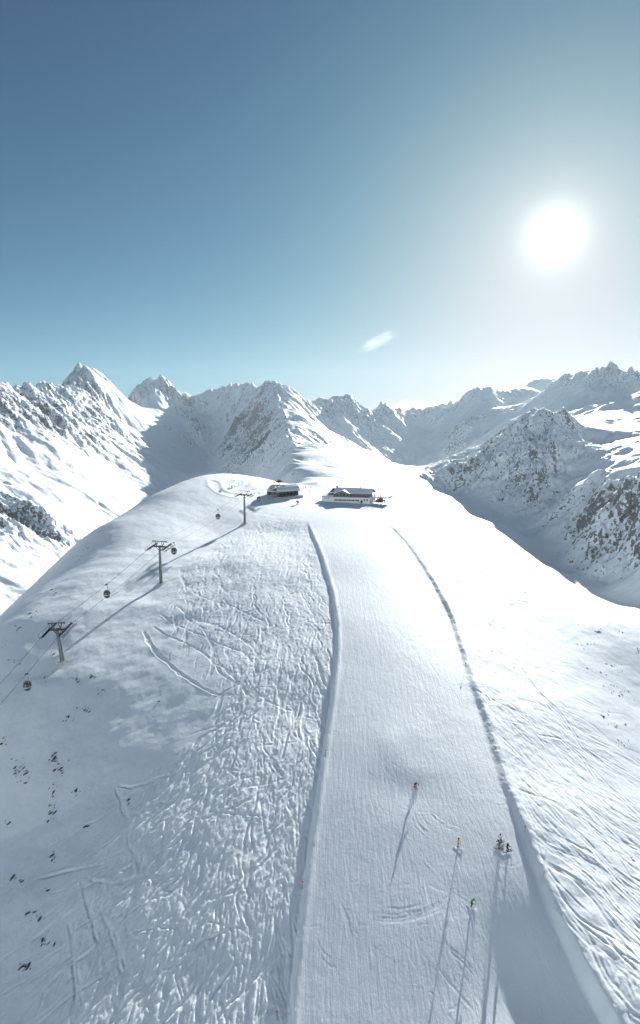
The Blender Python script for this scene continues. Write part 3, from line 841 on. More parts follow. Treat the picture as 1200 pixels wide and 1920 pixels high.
def copy_tree(o, parent=None):
    c = o.copy(); COL.objects.link(c); c.parent = parent
    for ch in list(o.children):
        copy_tree(ch, c)
    return c


M_STEEL = simple('galvanised_steel', (.16, .17, .18), .45, .6, .2, 3)
M_DARK = simple('dark_steel', (.045, .048, .052), .5, .4, .2, 3)
M_CONC = simple('concrete', (.34, .34, .33), .85, 0, .15, 2)
M_WSNOW = simple('roof_snow', (.88, .90, .92), .6, 0, .03, 1.5)
M_GLASS = simple('dark_glass', (.02, .025, .03), .08, 0, .1, 1, .6)
M_PLASTER = simple('white_plaster', (.72, .73, .74), .8, 0, .06, 2)
M_WOOD = simple('larch_timber', (.21, .16, .125), .7, 0, .3, 4)
M_WOODD = simple('weathered_timber', (.10, .082, .07), .75, 0, .3, 4)
M_GREY = simple('grey_sheet_metal', (.42, .43, .44), .5, .1, .12, 1.2)
M_SILV = simple('silver_roof_sheet', (.60, .62, .64), .4, .15, .1, .8)
M_RED = simple('red_paint', (.50, .035, .04), .4, 0, .15, 3)
M_ORANGE = simple('orange_paint', (.70, .2, .04), .5, 0, .1, 3)
M_BLACK = simple('black_rubber', (.02, .02, .022), .7, 0, .2, 5)
M_ROPE = simple('steel_rope', (.07, .075, .08), .5, .6, .15, 2)
# ------------------------------------------------------------------ gondola line
def wheel_mesh():
    b = MB(); b.tube([(-.09, 0, 0), (-.07, 0, 0), (.07, 0, 0), (.09, 0, 0)], [.24, .27, .27, .24], 12); return b


def make_tower(H, tilt, label, name='lift_tower'):
    """tilt: slope of the rope along local +Y"""
    t = thing(name, label, 'lift tower', group='gondola lift towers')
    b = MB(); b.prism([(-1.15, -1.15), (1.15, -1.15), (1.15, 1.15), (-1.15, 1.15)], -1.6, .22, 'z'); b.prism([(-.8, -.8), (.8, -.8), (.8, .8), (-.8, .8)], .22, .4, 'z')
    b.build('base', M_CONC, t)
    b = MB(); b.tube([(0, 0, .38), (0, 0, H * .33), (0, 0, H * .66), (0, 0, H - .1)], [.62, .52, .42, .34], 14)
    for z, r in ((.4, .75), (H * .33, .60), (H * .66, .5)):
        b.tube([(0, 0, z), (0, 0, z + .1)], r, 14)
    b.build('pole', M_STEEL, t, smooth=False)
    b = MB()
    for s in (-.18, .18):
        b.bar((s, -.78, .6), (s, -.55, H - .4), .05)
    for k in range(int((H - 1) / .45)):
        z = .8 + k * .45; y = -.78 + .23 * z / H; b.bar((-.18, y, z), (.18, y, z), .04)
    b.build('ladder', M_DARK, t)
    b = MB(); b.box(-3.05, 3.05, -.24, .24, H - .12, H + .38); b.box(-.55, .55, -.4, .4, H - .3, H + .5)
    for s in (-1, 1):
        b.bar((s * .4, 0, H - 1.3), (s * 1.6, 0, H - .1), .16)
    b.build('crossarm', M_DARK, t)
    b = MB()
    for s in (-1, 1):
        b.bar((s * 1.2, 0, H + .3), (s * 1.95, 0, H + 2.05), .2); b.bar((s * 1.2, 0, H + .3), (s * .75, 0, H + 2.0), .13)
    b.bar((-3.1, 0, H + 2.1), (3.1, 0, H + 2.1), .24, .28)
    for s in (-1, 1):
        b.box(s * 3.0 - .16, s * 3.0 + .16, -.2, .2, H + 1.8, H + 1.98)
    b.build('lifting_frame', M_DARK, t)
    ca, sa = math.cos(tilt), math.sin(tilt)

    def at(y, z):
        return (y * ca - z * sa, y * sa + z * ca)
    Ls = 3.1
    for s in (-1, 1):
        b = MB(); x = s * 3.0
        y0, z0 = at(-Ls, 0); y1, z1 = at(Ls, 0)
        for q in (-.17, .17):
            b.bar((x + q, y0, H + z0), (x + q, y1, H + z1), .08, .3)
        for k in range(5):
            yy, zz = at(-Ls + 2 * Ls * k / 4, 0); b.bar((x - .17, yy, H + zz), (x + .17, yy, H + zz), .12)
        st = b.build('sheave_train', M_DARK, t)
        for k in range(8):
            yy, zz = at(-Ls + .35 + (2 * Ls - .7) * k / 7, .24)
            wme = WHEEL.data; o = bpy.data.objects.new('wheel', wme); COL.objects.link(o); o.parent = st; o.location = (x, yy, H + zz)
        b = MB(); xo = s * 4.0
        for q in (-.35, .35):
            y0, z0 = at(-Ls, -.45); y1, z1 = at(Ls, -.45); b.bar((xo + q, y0, H + z0), (xo + q, y1, H + z1), .07, .12)
        for k in range(15):
            yy, zz = at(-Ls + 2 * Ls * k / 14, -.43); b.bar((xo - .36, yy, H + zz), (xo + .36, yy, H + zz), .16, .03)
        for k in range(5):
            yy, zz = at(-Ls + 2 * Ls * k / 4, -.4); b.bar((xo + s * .36, yy, H + zz), (xo + s * .36, yy, H + zz + 1.05), .05); b.bar((x + s * .2, yy, H + zz), (xo, yy, H + zz), .06)
        y0, z0 = at(-Ls, .62); y1, z1 = at(Ls, .62); b.bar((xo + s * .36, y0, H + z0), (xo + s * .36, y1, H + z1), .05)
        b.build('catwalk', M_DARK, t)
    b = MB(); b.box(-.05, .42, .3, .55, 2.2, 2.9); b.build('control_box', M_GREY, t)
    return t


WHEEL = wheel_mesh().build('wheel', M_BLACK)
TW_PX = [(118, 1241), (302, 1095), (459, 982)]
TB = [spot(*p) for p in TW_PX]
TH_ = [9.6, 14.2, 14.6]
ST = spot(520, 934)                                   # foot of the short tower at the station
t0 = Vector((-97.0, 92.0, 0)); t0.z = Hs(t0.x, t0.y)
TB = [t0] + TB + [ST]; TH_ = [10.0] + TH_ + [7.6]
TLAB = ['steel lift tower low on the slope, out at the left foot of the line', 'short dark lift tower on the left shoulder, leaning out beside rocks, lowest in view', 'tall steel lift tower between the two others, gondola cabin close beside its head',
        'tall steel lift tower nearest the station, its long shadow running down the slope', 'short lift tower standing right in front of the station arch']
tops = [p + Vector((0, 0, h_)) for p, h_ in zip(TB, TH_)]
TOWERS = []
for i in range(5):
    a = tops[max(i - 1, 0)]; b_ = tops[min(i + 1, 4)]; d = b_ - a
    tw = make_tower(TH_[i], math.atan2(d.z, math.hypot(d.x, d.y)), TLAB[i]); tw.location = TB[i]
    tw.rotation_euler = (0, math.radians(-8) if i == 1 else 0, math.atan2(-d.x, d.y)); TOWERS.append(tw)
bpy.context.view_layer.update()
bpy.data.objects.remove(WHEEL)
# two haul ropes over the sheaves
ROPE = {}
RLAB = {-1: 'thin steel haul rope on the outer side of the towers, away from the piste', 1: 'thin steel haul rope on the side of the towers nearer the piste'}
for s in (-1, 1):
    pts = []
    for i in range(5):
        p = TOWERS[i].matrix_world @ Vector((s * 3.0, 0, TH_[i] + .55)); pts.append(p)
    full = []
    for a, b_ in zip(pts, pts[1:]):
        L = (b_ - a).length; n = 24
        for k in range(n):
            t = k / n; q = a.lerp(b_, t); q.z -= .00055 * L * L * 4 * t * (1 - t) * .5; full.append(q)
    full.append(pts[-1]); ROPE[s] = full
    tag(MB().tube(full, .045, 6).build('haul_rope', M_ROPE), RLAB[s], 'cable', 'haul ropes of the gondola lift')


def make_cabin():
    t = thing('gondola_cabin', 'x', 'gondola', group='gondola cabins on the ropes')
    # grip and hanger, rope at the origin
    b = MB(); b.box(-.16, .16, -.4, .4, -.18, .16); b.tube([(0, -.45, .0), (0, .45, 0)], .1, 8); b.build('grip', M_DARK, t)
    b = MB(); b.tube([(0, 0, -.1), (.42, 0, -.55), (.5, 0, -1.3), (.3, 0, -1.85), (0, 0, -2.02)], .075, 8); b.box(-.5, .5, -.42, .42, -2.1, -1.98); b.build('hanger', M_STEEL, t)
    prof = [(.55, -4.35), (.86, -4.15), (1.03, -3.7), (1.10, -3.15), (1.02, -2.6), (.82, -2.22), (.5, -2.07)]
    body = MB().lathe(prof, 20, sx=1.0, sy=1.05).build('cabin_shell', M_GLASS, t, smooth=True)
    b = MB()
    for k in range(8):
        a = 2 * math.pi * k / 8 + .39; pts = [((r + .015) * math.cos(a), (r + .015) * 1.05 * math.sin(a), z) for r, z in prof]; b.tube(pts, .05, 5)
    b.lathe([(1.06, -3.62), (1.12, -3.62), (1.135, -3.36), (1.08, -3.36)], 20, sy=1.05); b.build('frame', M_GREY, body, smooth=False)
    b = MB().lathe([(.3, -4.52), (.62, -4.50), (.66, -4.34), (.5, -4.3)], 16); b.build('floor', M_DARK, t)
    b = MB()
    for q in (-.34, .0, .34):
        b.bar((-1.16, q, -3.9), (-1.2, q, -3.0), .035); b.bar((-1.18, q - .08, -3.9), (-1.18, q + .08, -3.9), .05)
    b.build('ski_rack', M_STEEL, t)
    return t


CAB = [((54, 1277), 'dark round gondola cabin lowest on the line, over rocks at the left edge'), ((202, 1108), 'dark gondola cabin hanging midway between the lower two towers'), ((325, 1020), 'dark gondola cabin hanging just right of the middle tower head'),
       ((408, 961), 'dark gondola cabin between the middle tower and upper tower'), ((485, 929), 'grey gondola cabin between the upper tower and the station')]
SIDE = [1, 1, 1, -1, 1]
proto = make_cabin()
for i, ((px, py), lab) in enumerate(CAB):
    o = proto if i == 0 else copy_tree(proto)
    best = None
    for s in (-1, 1):
        fl_ = ROPE[s]
        for k in range(len(fl_) - 1):
            for u in range(6):
                p = fl_[k].lerp(fl_[k + 1], u / 6)
                q = p - Vector((0, 0, 0)); zc = q.y * CP - q.z * SP; yc = -(q.y * SP + q.z * CP)
                e = (600 + F * q.x / zc - px) ** 2 + (960 + F * yc / zc - (py - 6)) ** 2 * .5
                if best is None or e < best[0]:
                    best = (e, p, s, math.atan2(-(fl_[k + 1] - fl_[k]).x, (fl_[k + 1] - fl_[k]).y))
    print('cabin', i, round(best[0] ** .5, 1), best[2])
    o.location = best[1]; o.rotation_euler = (0, 0, best[3]); o['label'] = lab
# ------------------------------------------------------------------ top station with its barrel roof
sp = spot(530, 933)
st = thing('lift_station', 'long grey lift station with silver barrel roof and glazed arch at its front', 'lift station', sp + Vector((.6, 5.5, .4)), math.radians(-42))
st.scale = (.92, 1.05, .95)
W2, L2 = 4.7, 8.5
b = MB(); b.box(-W2 - 1.2, W2 + 2.2, -L2 - 2, L2 + 1.5, -5, .25); b.build('platform', M_CONC, st)
for y in (-7.6, -4.5, -1.4, 1.7, 4.8, 7.8):
    for x in (-W2 + .3, W2 - .3):
        MB().box(x - .22, x + .22, y - .22, y + .22, .25, 3.3).build('pillar', M_DARK, st)
b = MB(); b.box(-W2 + .15, -W2 + .35, -L2 + 1, L2, .25, 3.3); b.box(-W2 + .36, W2 - .5, L2 - .3, L2 - .05, .25, 3.3); b.box(.6, W2 - 1.5, 2.0, 6.8, .25, 3.0); b.build('wall', M_GREY, st)
arch = [(W2 * math.cos(a), 3.9 + 3.1 * math.sin(a)) for a in np.linspace(0, math.pi, 19)]
o_ = [((W2 + .35) * math.cos(a), 3.9 + 3.45 * math.sin(a)) for a in np.linspace(0, math.pi, 19)]
b = MB(); b.prism(o_ + arch[::-1], -L2 - .9, L2 + .4, 'y')
for y in np.arange(-L2, L2 + .2, 1.7):
    b.prism([(x * 1.012, 3.9 + (z - 3.9) * 1.02) for x, z in o_] + o_[::-1], y - .07, y + .07, 'y')
roof = b.build('roof', M_SILV, st)
b = MB(); top = [((W2 + .40) * math.cos(a), 3.9 + 3.5 * math.sin(a)) for a in np.linspace(1.15, 2.75, 12)]; hi = [((W2 + .62) * math.cos(a), 3.9 + 3.78 * math.sin(a)) for a in np.linspace(1.2, 2.7, 12)]
b.prism(hi + top[::-1], -L2 - .2, L2 + .2, 'y'); b.build('snow_layer', M_WSNOW, roof)
b = MB(); b.box(-W2 - .3, W2 + .3, -L2 - .6, L2, 3.3, 3.88); b.build('eaves_band', M_GREY, st)
fw_ = MB().prism([(x * .985, z) for x, z in arch], -L2 - .25, -L2 - .05, 'y').build('front_wall', M_GREY, st)
for k, (x0, x1, z0, z1) in enumerate([(-3.3, -2.2, 4.25, 5.35), (-2.0, -.9, 4.25, 6.1), (-.7, .4, 4.25, 6.35), (.6, 1.7, 4.25, 6.2), (1.9, 3.0, 4.25, 5.5)]):
    b = MB(); b.box(x0, x1, -L2 - .34, -L2 - .27, z0, z1); w_ = b.build('window', M_DARK, fw_)
    MB().box(x0 + .08, x1 - .08, -L2 - .37, -L2 - .345, z0 + .08, z1 - .08).build('pane', M_GLASS, w_)
b = MB(); b.lathe([(2.3, 2.5), (2.4, 2.5), (2.4, 2.8), (2.1, 2.8)], 28, (0, 4.6, 0)); b.tube([(0, 4.6, .3), (0, 4.6, 3.2)], .35, 12); b.build('drive_wheel', M_RED, st)
b = MB()
for y in (-5.6, -2.8, .2, 3.2, 6.2):
    b.box(W2 - 1.3, W2 + .1, y - .75, y + .75, .8, 2.7); b.box(W2 - 1.2, W2, y - .6, y + .6, 2.7, 2.85)
b.build('machinery', M_DARK, st)
b = MB(); b.box(-W2 - 2.6, -W2 - .4, -L2 + .6, -L2 + 5, .25, 4.3); b.box(-W2 - 2.75, -W2 - .25, -L2 + .45, -L2 + 5.15, 4.3, 4.5); b.build('side_annex', M_DARK, st)
b = MB()
for y in np.arange(-L2 - 1.5, L2 + 1.3, 1.3):
    b.bar((W2 + 2.0, y, .2), (W2 + 2.0, y, 1.25), .06)
b.bar((W2 + 2.0, -L2 - 1.5, 1.25), (W2 + 2.0, L2 + 1, 1.25), .06); b.bar((W2 + 2.0, -L2 - 1.5, .75), (W2 + 2.0, L2 + 1, .75), .05); b.build('railing', M_DARK, st)

# ------------------------------------------------------------------ mountain restaurant
rp = spot(664, 943)
RT = thing('mountain_restaurant', 'white and timber mountain restaurant with snow-covered gabled roofs beside the piste', 'restaurant', rp + Vector((-1.4, 7.6, .2)), math.radians(-17))
RT.scale = (1.13, 1.1, .8)
X0, X1 = -14.6, 12.2
low = MB().box(X0, X1, -7.2, 7, -4, 4.1).build('ground_floor', M_PLASTER, RT)
b = MB(); b.box(X0 - .2, X1 + .2, -7.45, 7.2, 4.1, 4.32); b.build('floor_band', M_WOODD, RT)


def window(x, z, w, h, par, y=-7.2, mat=None):
    f = MB().box(x - w / 2, x + w / 2, y - .10, y - .004, z - h / 2, z + h / 2).build('window', mat or M_DARK, par)
    p = MB().box(x - w / 2 + .1, x + w / 2 - .1, y - .14, y - .104, z - h / 2 + .1, z + h / 2 - .1); p.build('pane', M_GLASS, f)


for k in range(6):
    for q in (-.52, .52):
        window(-6.7 + k * 2.35 + q, 1.75, .86, 1.15, low)
for x in (9.0, 10.5):
    window(x, 2.3, .7, 1.1, low)
for x in (-12.2, -11.0):
    window(x, 3.1, .55, .7, low)
dr = MB().box(6.9, 8.0, -7.32, -7.204, -.2, 2.1).build('door', M_WOODD, low)
MB().box(6.3, 8.6, -8.5, -7.46, 2.35, 2.5).build('door_canopy', M_WSNOW, low)
# upper storey
up = MB().box(X0 + 3.2, X1 - 1.6, -5.6, 6.6, 4.32, 6.9).build('upper_floor', M_WOOD, RT)
for k in range(5):
    window(1.7 + k * 1.62, 5.75, 1.1, 1.35, up, -5.6)
# long main roof, ridge along the house
rz0, rz1 = 6.8, 10.1
b = MB(); xs0, xs1 = X0 + 5.6, X1 + .2
b.prism([(-7.0, rz0), (.6, rz1), (8.0, rz0), (8.0, rz0 - .3), (.6, rz1 - .3), (-7.0, rz0 - .3)], xs0, xs1, 'x'); mr_ = b.build('roof', M_WOODD, RT)
b = MB(); b.prism([(-6.9, rz0 + .05), (.6, rz1 + .05), (7.9, rz0 + .05), (7.7, rz0 + .45), (.6, rz1 + .38), (-6.7, rz0 + .42)], xs0 + .15, xs1 - .15, 'x'); b.build('snow_layer', M_WSNOW, mr_, bevel=.08)
MB().box(-9.1, -8.3, 2.2, 3.0, 8.6, 11.7).build('chimney', M_DARK, mr_)
MB().box(4.6, 5.2, 1.6, 2.2, 9.4, 11.1).build('chimney', M_DARK, mr_)
b = MB(); b.prism([(-5.6, 6.9), (.5, 9.5), (6.6, 6.9)], X1 - 1.7, X1 - 1.45, 'x'); gw_ = b.build('gable_wall', M_WOOD, RT)
for y in (-1.6, .5, 2.6):
    b = MB(); b.box(X1 - 1.45, X1 - 1.38, y - .6, y + .6, 7.0, 7.8); b.build('window', M_GLASS, gw_)
# cross gable looking downhill
cg = MB(); cg.box(-7.2, .8, -7.05, -4.9, 4.32, 6.6); cg.prism([(-7.2, 6.6), (-3.2, 8.7), (.8, 6.6)], -7.05, -4.9, 'y'); cgo = cg.build('cross_gable', M_WOOD, RT)
for x in (-6.1, -4.2, -2.2, -.3):
    window(x, 5.5, 1.15, 1.5, cgo, -7.05)
for x in (-4.2, -2.2):
    window(x, 7.1, .9, .8, cgo, -7.05)
b = MB(); b.bar((-8.1, -7.3, 4.9), (1.7, -7.3, 4.9), .08); b.bar((-8.1, -7.3, 5.35), (1.7, -7.3, 5.35), .1)
for x in np.arange(-8.0, 1.7, .8):
    b.bar((x, -7.3, 4.3), (x, -7.3, 5.35), .07)
b.bar((-7.2, -7.12, 6.75), (.8, -7.12, 6.75), .18); b.build('balcony', M_WOODD, cgo)
b = MB(); b.prism([(-8.0, 6.35), (-3.2, 8.95), (1.6, 6.35), (1.6, 6.1), (-3.2, 8.7), (-8.0, 6.1)], -7.9, 0.4, 'y'); cr_ = b.build('cross_roof', M_WOODD, RT)
b = MB(); b.prism([(-7.9, 6.4), (-3.2, 9.0), (1.5, 6.4), (1.4, 6.75), (-3.2, 9.3), (-7.8, 6.75)], -7.75, 0.6, 'y'); b.build('snow_layer', M_WSNOW, cr_, bevel=.07)
# lower snowy roof and glazed corner at the left end
b = MB(); b.prism([(-7.4, 4.5), (-7.4, 4.8), (3.5, 6.6), (3.5, 4.4)], X0 - .3, -8.2, 'x'); b.build('lean_to_roof', M_WSNOW, RT)
b = MB(); b.add([(X0 + .5, 1.5, 4.9), (X0 + 5.6, 1.5, 4.9), (X0 + 5.6, 7, 4.9), (X0 + .5, 7, 4.9), (X0 + 3.4, 3.4, 9.4), (X0 + 4.8, 5.6, 9.4)], [(3, 2, 1, 0), (0, 1, 4), (1, 2, 5, 4), (2, 3, 5), (3, 0, 4, 5)])
gc = b.build('conservatory', M_GLASS, RT)
b = MB()
for p, q in [((X0 + .5, 1.5, 4.9), (X0 + 3.4, 3.4, 9.4)), ((X0 + 5.6, 1.5, 4.9), (X0 + 3.4, 3.4, 9.4)), ((X0 + 3.0, 1.5, 4.9), (X0 + 3.4, 3.4, 9.4)), ((X0 + .5, 7, 4.9), (X0 + 4.8, 5.6, 9.4)), ((X0 + 3.4, 3.4, 9.4), (X0 + 4.8, 5.6, 9.4))]:
    b.bar(p, q, .16)
b.build('glazing_bars', M_DARK, gc)
# balcony along the upper floor, and the sun terrace on posts at the right
b = MB(); b.box(1.7, X1 + .2, -7.44, -5.6, 4.33, 4.45)
b.bar((1.7, -7.35, 5.35), (X1 + .1, -7.35, 5.35), .1); b.bar((1.7, -7.35, 4.9), (X1 + .1, -7.35, 4.9), .08)
for x in np.arange(1.8, X1, .85):
    b.bar((x, -7.35, 4.4), (x, -7.35, 5.35), .07)
b.build('upper_balcony', M_WOODD, RT)
b = MB(); b.box(X1 + .21, 22.2, -5.2, 6.5, 3.7, 4.0)
for x in np.arange(13.2, 22.2, 2.2):
    for y in (-4.9, 0, 6.0):
        b.box(x - .13, x + .13, y - .13, y + .13, -5, 3.7)
tr_ = b.build('terrace', M_WOODD, RT)
b = MB()
for x in np.arange(X1 + .4, 22.3, .9):
    b.bar((x, -5.1, 4), (x, -5.1, 5.1), .08)
for y in np.arange(-5.1, 6.5, .9):
    b.bar((22.1, y, 4), (22.1, y, 5.1), .08)
for z in (4.55, 5.1):
    b.bar((X1 + .4, -5.1, z), (22.1, -5.1, z), .08); b.bar((22.1, -5.1, z), (22.1, 6.4, z), .08)
b.build('railing', M_DARK, tr_)
b = MB(); b.box(X1 + .25, 21.4, -3.9, 5.8, 4.004, 4.3); b.build('snow_layer', M_WSNOW, tr_)
RM = Matrix.Translation(RT.location) @ Matrix.Rotation(RT.rotation_euler.z, 4, 'Z') @ Matrix.Diagonal((1.13, 1.1, .8, 1))
# flag poles and closed parasols on the terrace
for i, (x, y, h_) in enumerate([(13.6, -3.8, 4.6), (14.6, 1.0, 5.2)]):
    t = thing('flagpole', ['shorter flagpole with a hanging flag at the front of the restaurant terrace', 'taller flagpole with a hanging flag at the back of the restaurant terrace'][i], 'flagpole', RM @ Vector((x, y, 4.0)), 0, 'flagpoles on the restaurant terrace')
    MB().tube([(0, 0, 0), (0, 0, h_)], [.07, .045], 8).build('pole', M_STEEL, t)
    f = MB(); f.add([(.05, 0, h_ - .2), (.75, .05, h_ - .35), (.6, -.08, h_ - 1.7), (.05, 0, h_ - 1.5), (.05, .03, h_ - .2), (.75, .08, h_ - .35), (.6, -.05, h_ - 1.7), (.05, .03, h_ - 1.5)], [(0, 1, 2, 3), (7, 6, 5, 4), (0, 4, 5, 1), (1, 5, 6, 2), (2, 6, 7, 3), (3, 7, 4, 0)]); f.build('flag', M_DARK if i else M_RED, t)
par = None
for i, (x, y) in enumerate([(13.4, -2.5), (15.4, -3.4), (16.6, -1.6), (17.8, -3.2), (18.9, -1.2), (16.2, 2.4), (18.6, 3.4)]):
    if par is None:
        par = thing('parasol', 'closed dark parasol standing in the snow of the restaurant terrace', 'parasol', (0, 0, 0), 0, 'closed parasols on the restaurant terrace')
        MB().tube([(0, 0, 0), (0, 0, 2.6)], .04, 6).build('pole', M_STEEL, par)
        MB().lathe([(.06, .95), (.2, 1.1), (.17, 1.7), (.09, 2.3), (.03, 2.62)], 8).build('canopy', M_DARK, par); o = par
    else:
        o = copy_tree(par)
    o.location = RM @ Vector((x, y, 4.28))
# ------------------------------------------------------------------ people
M_SKIN = simple('skin', (.55, .36, .28), .6, 0, .05, 5)
CLOTH = {k: simple('cloth_' + k, c, .8, 0, .18, 9) for k, c in dict(black=(.018, .018, .02), red=(.50, .03, .045), yellow=(.62, .43, .03), green=(.05, .20, .07), white=(.62, .63, .65), grey=(.12, .125, .13), navy=(.02, .03, .06), blue=(.04, .10, .25), orange=(.6, .17, .03)).items()}
POSES = {
    'stand': dict(pelvis=(0, 0, .93), chest=(0, .03, 1.28), neck=(0, .03, 1.48), head=(0, .06, 1.62), top=(0, .05, 1.74), hipL=(-.11, 0, .9), hipR=(.11, 0, .9), kneeL=(-.14, .06, .5), kneeR=(.14, .06, .5), ankL=(-.15, -.01, .1), ankR=(.15, -.01, .1),
                  toeL=(-.15, .2, .05), toeR=(.15, .2, .05), shL=(-.2, .02, 1.42), shR=(.2, .02, 1.42), elL=(-.3, .05, 1.16), elR=(.3, .05, 1.16), haL=(-.3, .28, 1.02), haR=(.3, .28, 1.02)),
    'bend': dict(pelvis=(0, -.06, .86), chest=(0, .12, 1.18), neck=(0, .2, 1.36), head=(0, .27, 1.48), top=(0, .28, 1.6), hipL=(-.11, -.06, .83), hipR=(.11, -.06, .83), kneeL=(-.15, .14, .48), kneeR=(.15, .14, .48), ankL=(-.16, -.02, .1), ankR=(.16, -.02, .1),
                 toeL=(-.16, .2, .05), toeR=(.16, .2, .05), shL=(-.2, .15, 1.31), shR=(.2, .15, 1.31), elL=(-.36, .2, 1.08), elR=(.36, .2, 1.08), haL=(-.34, .45, 1.0), haR=(.34, .45, 1.0)),
    'crouch': dict(pelvis=(0, -.16, .68), chest=(.02, .1, .98), neck=(.03, .24, 1.12), head=(.03, .34, 1.22), top=(.03, .37, 1.34), hipL=(-.12, -.16, .66), hipR=(.12, -.16, .66), kneeL=(-.18, .16, .42), kneeR=(.18, .18, .46), ankL=(-.2, -.04, .1), ankR=(.18, -.02, .1),
                   toeL=(-.2, .18, .05), toeR=(.18, .2, .05), shL=(-.2, .16, 1.08), shR=(.22, .18, 1.1), elL=(-.42, .2, .9), elR=(.42, .22, .92), haL=(-.46, .45, .84), haR=(.46, .45, .86))}
RAD = dict(pelvis=.165, chest=.185, neck=.075, head=.1, top=.075, hipL=.115, hipR=.115, kneeL=.085, kneeR=.085, ankL=.075, ankR=.075, toeL=.055, toeR=.055, shL=.085, shR=.085, elL=.06, elR=.06, haL=.045, haR=.045)
EDG = [('pelvis', 'chest'), ('chest', 'neck'), ('neck', 'head'), ('head', 'top'), ('pelvis', 'hipL'), ('pelvis', 'hipR'), ('hipL', 'kneeL'), ('hipR', 'kneeR'), ('kneeL', 'ankL'), ('kneeR', 'ankR'), ('ankL', 'toeL'), ('ankR', 'toeR'),
       ('chest', 'shL'), ('chest', 'shR'), ('shL', 'elL'), ('shR', 'elR'), ('elL', 'haL'), ('elR', 'haR')]
BODY = {}


def body_mesh(pose):
    if pose in BODY:
        return BODY[pose]
    J = POSES[pose]; names = list(J)
    me = bpy.data.meshes.new('person'); me.from_pydata([J[n] for n in names], [(names.index(a), names.index(b)) for a, b in EDG], [])
    o = bpy.data.objects.new('person', me); COL.objects.link(o)
    md = o.modifiers.new('skin', 'SKIN'); md.use_smooth_shade = True
    for i, n in enumerate(names):
        r = RAD[n]; me.skin_vertices[0].data[i].radius = (r, r * (.8 if n in ('chest', 'pelvis') else 1)); me.skin_vertices[0].data[i].use_root = (n == 'pelvis')
    o.modifiers.new('sub', 'SUBSURF').levels = 1
    dg = bpy.context.evaluated_depsgraph_get(); r = bpy.data.meshes.new_from_object(o.evaluated_get(dg)); bpy.data.objects.remove(o)
    BODY[pose] = r
    return r


def person(pose, jacket, trousers, helmet, label, loc, rz, skis=True, poles=True, group=None, skicol='white', pack=None, tilt=0.0):
    J = POSES[pose]; me = body_mesh(pose).copy()
    for m in (CLOTH[jacket], CLOTH[trousers], M_SKIN, M_BLACK):
        me.materials.append(m)
    hip = J['pelvis'][2] - .06; nk = Vector(J['neck']); hd = Vector(J['head'])
    for p in me.polygons:
        c = p.center; i = 0
        if (c - hd).length < .17 and c.z > nk.z + .03 or c.z > hd.z:
            i = 2
        elif c.z < .17:
            i = 3
        elif c.z < hip and abs(c.x) < .27:
            i = 1
        p.material_index = i
    o = bpy.data.objects.new('person', me); COL.objects.link(o); o.location = loc; o.rotation_euler = (tilt, 0, rz); o.scale = (1.12, 1.12, 1.1); tag(o, label, 'person', group)
    h_ = Vector(J['head']); b = MB(); b.lathe([(.06, .19), (.115, .15), (.142, .06), (.138, -.02), (.125, -.06)][::-1], 12, (h_.x, h_.y - .02, h_.z)); b.build('helmet', CLOTH[helmet], o, smooth=True)
    MB().tube([(h_.x - .1, h_.y + .075, h_.z + .02), (h_.x, h_.y + .125, h_.z + .02), (h_.x + .1, h_.y + .075, h_.z + .02)], .042, 6).build('goggles', M_GLASS, o)
    for s, k in ((-1, 'haL'), (1, 'haR')):
        q = Vector(J[k]); b = MB(); b.lathe([(.02, -.05), (.05, -.04), (.055, .03), (.03, .06)], 8, (q.x, q.y + .03, q.z))
        for j in range(4):
            b.tube([(q.x + s * .035, q.y + .01 + j * .022, q.z + .03), (q.x + s * .06, q.y + .05 + j * .02, q.z - .0), (q.x + s * .03, q.y + .07 + j * .012, q.z - .03)], [.013, .012, .01], 5)
        b.tube([(q.x - s * .03, q.y + .0, q.z + .02), (q.x - s * .05, q.y + .06, q.z + .02)], [.015, .012], 5); b.build('glove', M_BLACK, o)
        if poles:
            MB().tube([(q.x, q.y + .05, q.z + .1), (q.x + s * .07, q.y + (-.35 if pose == 'crouch' else .1), .02)], .013, 5).build('ski_pole', M_DARK, o)
    if skis:
        for s, k in ((-1, 'ankL'), (1, 'ankR')):
            q = Vector(J[k]); b = MB(); b.prism([(-.78, .0), (.7, .0), (.86, .05), (.97, .14), (.99, .155), (.85, .075), (.7, .03), (-.78, .03)], q.x - .055, q.x + .055, 'x'); b.build('ski', CLOTH[skicol], o)
    if pack:
        c = Vector(J['chest']); b = MB(); b.box(c.x - .15, c.x + .15, c.y - .36, c.y - .15, c.z - .22, c.z + .2); b.build('backpack', CLOTH[pack], o, bevel=.04)
    return o


def slope_at(v):
    e = .8; return math.atan((Hs(v.x, v.y + e) - Hs(v.x, v.y - e)) / (2 * e))


def stand(px, py, *a, **k):
    p = spot(px, py); p.z += .02; rz = a[-1]
    pitch = slope_at(p) * math.cos(rz)
    return person(*a[:-1], p, rz, tilt=pitch * .6, **k)


